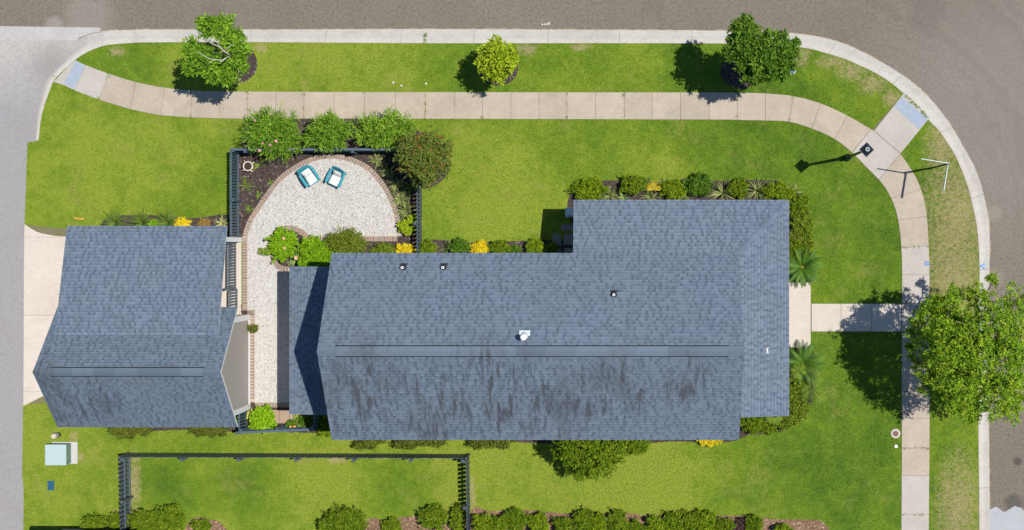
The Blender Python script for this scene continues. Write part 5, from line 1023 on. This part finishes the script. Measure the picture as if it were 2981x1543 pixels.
def sago(name, label, u, v, r_px, nf, mat, ztrunk=0.35, group=None, az=None, seed_tone=(0, 1)):
    rng = rg(); x, y = P(u, v, 0.6); t = thing(name, (x, y, 0), label, "palm", group); MB().lathe(x, y, [(0.16, -0.02), (0.14, ztrunk), (0.06, ztrunk + 0.08)], 12).build("trunk", M["bark"], t, True); Rm = r_px / S * 1.1
    for i in range(nf):
        a = az[0] + (az[1] - az[0]) * (i + rng.uniform(0, .8)) / nf if az else 2.4 * i + rng.uniform(-.15, .15); ring = i / nf; el = 1.15 - 0.95 * (1 - ring) if not az else rng.uniform(0.3, 0.9); el = el + rng.uniform(-.1, .1); L = Rm * rng.uniform(0.9, 1.1); hx, hy = math.cos(a), math.sin(a); p = np.array([x, y, ztrunk + 0.05]); e = el; pts = [p]; K = 9
        for k in range(K): p = p + np.array([hx * math.cos(e), hy * math.cos(e), math.sin(e)]) * L / K; e -= 1.15 / K; pts.append(p)
        parts = []; tn = rng.uniform(*seed_tone)
        for k in range(1, K * 3):
            f = k / (K * 3); q = pts[int(f * K)] * (1 - (f * K) % 1) + pts[min(K, int(f * K) + 1)] * ((f * K) % 1); d0 = unit(pts[min(K, int(f * K) + 1)] - pts[int(f * K)])
            ll = L * 0.20 * math.sin(math.pi * (0.18 + 0.80 * f)) + 0.02
            for s_ in (-1, 1):
                sd = np.array([-hy, hx, 0]) * s_; tip = q + sd * ll * 0.72 + d0 * ll * 0.75 + np.array([0, 0, 0.14 * ll]); b2 = q + d0 * 0.034
                parts.append((np.array([q, b2, tip]), np.array([[0, 1, 2]]), np.full(3, np.clip(tn + rng.uniform(-.2, .2), 0, 1))))
        for k in range(K): sd = np.array([-hy, hx, 0]) * 0.009; parts.append((np.array([pts[k] - sd, pts[k] + sd, pts[k + 1]]), np.array([[0, 1, 2]]), np.full(3, 0.8)))
        V, F, T = merge(parts); V[:, 2] = np.maximum(V[:, 2], 0.02); nmesh("frond", V, F, mat, t, T)
    return t
def fanpalm(name, label, fans, base, mat, group=None):
    x, y = P(*base); t = thing(name, (x, y, 0), label, "palm", group); MB().lathe(x, y, [(0.10, -0.02), (0.08, 0.3), (0.04, 0.42)], 10).build("trunk", M["bark"], t)
    for (u, v, z, a0, r_px) in fans:
        rng = rg(); c = np.array(P3(u, v, z)); r = r_px / S; MB().tube([(x, y, 0.36), tuple((np.array([x, y, 0.4]) + c) / 2 + [0, 0, 0.12]), tuple(c)], 0.014, 0.009, 5).build("leaf_stalk", mat, t); parts = []
        for i in range(18):
            a = a0 + (i - 8.5) / 17 * 3.3; l = r * (0.75 + 0.25 * math.cos((i - 8.5) / 8.5)) * rng.uniform(.92, 1.06); d = np.array([math.cos(a), math.sin(a), 0.16]); s_ = np.array([-math.sin(a), math.cos(a), 0]); tip = c + d * l; tip[2] -= 0.22 * l
            parts.append((np.array([c, c + d * l * .6 + s_ * 0.018, tip, c + d * l * .6 - s_ * 0.018 + [0, 0, .012]]), np.array([[0, 1, 2, 3]]), np.full(4, rng.uniform(0, 1))))
        V, F, T = merge(parts); nmesh("fan_leaf", V, F, mat, t, T)
    return t
PG = "sago palms beside the porch steps"
sago("sago_palm", "dark sago palm above the porch landing at the right wall", 2337, 778, 58, 34, M["frond_sago"], group=PG); bpy.data.objects["sago_palm"]; MB().lathe(*P(2337, 778, 0.6), [(0.05, 0.42), (0.045, 0.50), (0.01, 0.53)], 10).build("growing_tip", M["plank_yellow"], bpy.data.objects["sago_palm"])
sago("sago_palm", "dark sago palm below the porch landing at the right wall", 2340, 1058, 62, 36, M["frond_sago"], group=PG)
fanpalm("fan_palm", "yellow fan palm in the bed above the porch wing", [(1904, 553, 0.45, R(90), 30)], (1905, 556), M["frond_yellow"])
fanpalm("fan_palm", "small yellow-hearted fan palm over the lower sago palm", [(2326, 1082, 1.15, R(150), 30), (2328, 1080, 1.2, R(60), 28), (2326, 1083, 1.1, R(200), 28)], (2318, 1078), M["frond_fan"])
fanpalm("fan_palm", "grey-green fan palm spreading onto the lawn below the sago", [(2362, 1102, 0.8, R(20), 40), (2360, 1134, 0.8, R(-60), 44), (2378, 1150, 0.7, R(-10), 36), (2352, 1140, 0.75, R(150), 28)], (2345, 1125), M["frond_fan"])
fanpalm("fan_palm", "fan palm leaf showing under the porch roof's lower edge", [(2258, 1216, 0.7, R(-60), 24), (2246, 1214, 0.7, R(-110), 22)], (2252, 1206), M["frond_fan"])
EG = "hedge shrubs along the porch's right side"
for u, v, ru, rv, h, mt, lab in ((2318, 600, 34, 30, 0.75, "leaf_bush", "topmost hedge shrub right of the porch roof"), (2332, 645, 30, 30, 0.7, "leaf_mixed", "second hedge shrub from the top right of the porch roof"), (2316, 690, 28, 26, 0.6, "leaf_feather", "pale hedge shrub midway down the porch's right side"), (2342, 700, 22, 34, 0.6, "leaf_mixed", "yellow-flecked hedge shrub on the bed's outer edge"), (2320, 735, 32, 30, 0.75, "leaf_bush", "green hedge shrub just above the upper sago palm"), (2312, 765, 20, 18, 0.6, "leaf_bush", "hedge shrub tucked behind the upper sago palm"),
                               (2318, 1135, 32, 34, 0.7, "leaf_mixed", "hedge shrub left of the grey-green fan palm"), (2325, 1190, 32, 30, 0.6, "leaf_mixed", "hedge shrub below the fan palm at the lawn edge"), (2292, 1225, 34, 22, 0.6, "leaf_mixed", "hedge shrub at the porch roof's lower right corner"), (2192, 1232, 36, 26, 0.75, "leaf_bush", "dark hedge shrub in the notch below the porch roof"), (2238, 1246, 20, 14, 0.5, "leaf_bush", "small hedge shrub right of the notch below the porch roof")):
    shrub("hedge_shrub", lab, "shrub", u, v, ru, rv, h, M[mt], EG, dens=105)
# below the house and garage roofs
for u, v, ru, rv, h, mt, lab in ((1072, 1284, 42, 20, 0.8, "leaf_olive", "leftmost olive shrub peeking from under the house's lower eave"), (1185, 1284, 42, 20, 0.8, "leaf_olive", "second olive shrub under the house's lower eave"), (1262, 1282, 36, 16, 0.8, "leaf_olive", "third olive shrub under the house's lower eave"), (1400, 1284, 36, 18, 0.8, "leaf_olive", "fourth olive shrub under the house's lower eave"), (1455, 1284, 34, 18, 0.8, "leaf_olive", "fifth olive shrub, just left of the big shrub tree")):
    shrub("eave_shrub", lab, "shrub", u, v, ru, rv, h, M[mt], "olive shrubs under the house's lower eave", dens=90)
shrub("eave_shrub", "dark shrub right of the big rounded shrub tree", "shrub", 1848, 1292, 40, 26, 1.2, M["leaf_bush"], "olive shrubs under the house's lower eave"); shrub("gold_bush", "bright yellow flowers under the house's lower right eave", "bush", 2062, 1280, 32, 14, 0.5, M["leaf_yellow"], L=0.09, W=0.04, dens=120, nl=5)
shrub("eave_shrub", "brown-green shrub left under the garage's lower eave", "shrub", 380, 1250, 58, 22, 0.6, M["leaf_olive"], "shrubs under the garage's lower eave", dens=70); shrub("eave_shrub", "brown-green shrub right under the garage's lower eave", "shrub", 606, 1250, 58, 20, 0.6, M["leaf_olive"], "shrubs under the garage's lower eave", dens=70)
# little garden between garage and house
shrub("hydrangea", "bright lime-green leafy plant by the short garage fence", "plant", 762, 1220, 32, 34, 0.8, M["leaf_bright"], L=0.14, W=0.10, dens=55, nl=6, tone_lo=0.1)
rosette("hosta", "pale yellow hosta beside the lime-green plant", "hosta", 732, 1212, 12, 0.34, 0.12, M["hosta_yellow"], None, (0.2, 1.0), arch=0.7); rosette("hosta", "blue-green hosta by the tan pavers", "hosta", 868, 1226, 18, 0.42, 0.15, M["hosta"], None, (0.2, 1.1), arch=0.7)
ly = shrub("daylily", "small plant with yellow-orange blooms at the lower garden fence", "flower", 848, 1238, 14, 10, 0.4, M["leaf_dark"], nl=2); flowers(ly, [(846, 1243, 0.5), (852, 1247, 0.48), (858, 1242, 0.45)], M["petal_orange"], 0.07)
shrub("shade_shrub", "dark shrub in shade under the rear porch roof", "shrub", 905, 1225, 28, 24, 0.7, M["leaf_dark"]); shrub("shade_shrub", "green shrub at the house's lower left corner beyond the fence", "shrub", 950, 1246, 24, 30, 0.6, M["leaf_boxwood"])
# trailing plant in pot
V, F, T = foliage(rg(), [((*P(738, 956, 0.45), 0.42), (0.17, 0.16, 0.14)), ((*P(722, 955, 0.4), 0.40), (0.13, 0.11, 0.10))], 160, 7, 0.09, 0.035); nmesh("plant", V, F, M["leaf_olive"], pt, T)

# bottom rows of bushes
HG = "hedge bushes along the lower edge"
ORD = "first second third fourth fifth sixth seventh eighth ninth tenth eleventh twelfth thirteenth fourteenth fifteenth sixteenth".split()
row = [(1406, 1522, 30, 26), (1452, 1526, 24, 22), (1500, 1515, 36, 32), (1568, 1524, 30, 30), (1638, 1530, 26, 24), (1698, 1518, 34, 34), (1742, 1528, 26, 28), (1800, 1522, 28, 34), (1848, 1538, 26, 20), (1912, 1530, 30, 26), (1962, 1522, 30, 30), (2008, 1520, 30, 30), (2056, 1518, 30, 32), (2108, 1532, 28, 22), (2196, 1528, 24, 26), (2280, 1545, 22, 16)]
for i, (u, v, a, b) in enumerate(row): shrub("hedge_bush", "%s hedge bush right of the lower yard fence along the bottom edge" % ORD[i], "bush", u, v, a, b, 0.75, M["leaf_bush"] if i % 3 else M["leaf_boxwood"], HG, dens=100, nl=5)
for u, v, a, b, h, lab in ((275, 1528, 30, 26, 0.8, "bush left of the lower yard fence, nearer the alley"), (345, 1524, 26, 30, 0.8, "bush pressed against the lower yard fence's left side"), (422, 1524, 44, 40, 1.0, "big bush just inside the lower yard's left fence"), (495, 1514, 40, 40, 1.0, "big bush second inside the lower yard's left fence"), (586, 1532, 24, 18, 0.6, "small bush in red mulch, left part of the lower yard"), (1004, 1524, 62, 46, 1.1, "widest bush at the lower yard's bottom edge"), (1138, 1532, 26, 20, 0.5, "small bush in red mulch in the lower yard"), (1262, 1506, 38, 34, 0.9, "round bush in the lower yard near the right fence"), (1334, 1515, 22, 38, 0.7, "narrow bush pressed against the lower yard's right fence")): shrub("yard_bush", lab, "bush", u, v, a, b, h, M["leaf_bush"], "bushes along the bottom of the lower yard", dens=95, nl=6)
shrub("purple_shrub", "small purple-brown shrub near the red mulch's right end", "shrub", 2160, 1532, 20, 18, 0.5, M["purple_leaf"], nl=3)

# ------------------------------------------------------------------ turf blades: uneven grass over the lawn
def grass():
    rng = np.random.RandomState(77); x0, y0 = P(60, 1560); x1, y1 = P(2860, 120); N = 430000
    x = rng.uniform(x0, x1, N); y = rng.uniform(y0, y1, N); ok = inpoly(x, y, LAWN); x, y = x[ok], y[ok]
    holes = slab_polys + [b[0] for b in BEDS.values()] + [PATIO] + [PP([(60, 648), (700, 690), (700, 1185), (60, 1185)]), PP([(694, 441), (1228, 441), (1228, 745), (694, 745)]), PP([(150, 1284), (229, 1284), (229, 1352), (150, 1352)])]
    holes[-3] = PP(dtop + [(720, 688), (720, 1154), (123, 1154), (68, 1182)]); holes += [[(-11.7, -7.4), (4.2, -7.4), (4.2, -0.5), (-11.7, -0.5)], [(4.3, -7), (6.6, -7), (6.6, 1.8), (-2, 1.8), (-2, -0.6), (4.3, -0.6)]]
    # trim hole fix: keep the lawn left of the garage bottom
    for h in holes:
        a = np.array(h); b = (x > a[:, 0].min()) & (x < a[:, 0].max()) & (y > a[:, 1].min()) & (y < a[:, 1].max()); k = np.ones(len(x), bool); i = np.where(b)[0]; k[i] = ~inpoly(x[i], y[i], h); x, y = x[k], y[k]
    n = len(x); az = rng.uniform(0, 6.283, n); L = rng.uniform(0.03, 0.075, n); le = rng.uniform(0.25, 1.1, n); w_ = rng.uniform(0.008, 0.017, n); hx, hy = np.cos(az), np.sin(az)
    V = np.zeros((n, 3, 3)); V[:, 0] = np.stack([x - hy * w_, y + hx * w_, np.zeros(n) + 0.001], 1); V[:, 1] = np.stack([x + hy * w_, y - hx * w_, np.zeros(n) + 0.001], 1); V[:, 2] = np.stack([x + hx * L * np.cos(le), y + hy * L * np.cos(le), L * np.sin(le)], 1)
    o = nmesh("grass", V.reshape(-1, 3), np.arange(n * 3).reshape(-1, 3), MAT["lawn"]); tag(o, "short green turf grass covering the lawns and verge", "grass", kind="stuff")
grass()
# weeds in the slab joints and along the kerb joints
def weeds():
    rng = np.random.RandomState(5); parts = []
    pts = []
    for a, b in [JN[i] for i in (2, 5, 7, 9, 11, 13, 15, 18, 20, 24, 26)]:
        for k in range(rng.randint(3, 9)): t = rng.choice([rng.uniform(0, 0.12), rng.uniform(0.88, 1.0), rng.uniform(0, 1)]); pts.append((a + (b - a) * t + rng.uniform(-1, 1), fu(a) + (fl(b) - fu(a)) * t))
    for a, b in [JV[i] for i in (3, 5, 6, 8, 10, 12)]:
        for k in range(rng.randint(4, 10)): t = rng.uniform(0, 1); y = a + (b - a) * t; pts.append((fL(a) + (fR(b) - fL(a)) * t, y + rng.uniform(-1, 1)))
    for k in range(9): pts.append((1238 + rng.uniform(-2, 2), rng.uniform(92, 124)))
    for k in range(24): t = rng.uniform(0, 1); pts.append((2634 + (2700 - 2634) * t + rng.uniform(-2, 2), 277 + (342 - 277) * t + rng.uniform(-2, 2)))
    for u, v in pts: parts += blades(rng, (*P(u, v), 0.02), 7, 0.09, 0.014, (0.2, 1.2), (0.4, 1.0), 2, 0.6)
    V, F, T = merge(parts); tag(nmesh("joint_weeds", V, F, MAT["blade_green"], None, T), "small weeds sprouting in sidewalk and kerb joints", "weeds", kind="stuff")
weeds()
for k, (u, v, lab) in enumerate(((1145, 241, "tiny pale scrap on the verge above the sidewalk, leftmost of three"), (1168, 250, "tiny pinkish scrap on the verge, middle of three"), (1240, 244, "tiny white scrap on the verge, rightmost of three"))):
    x, y = P(u, v); m = MB(); m.add([(x - .05, y - .03, .05), (x + .04, y - .04, .06), (x + .055, y + .03, .075), (x - .02, y + .05, .06), (x, y, .085)], [(0, 1, 4), (1, 2, 4), (2, 3, 4), (3, 0, 4)]); tag(m.build("litter_scrap", MAT["paper"]), lab, "litter", "pale scraps on the verge")
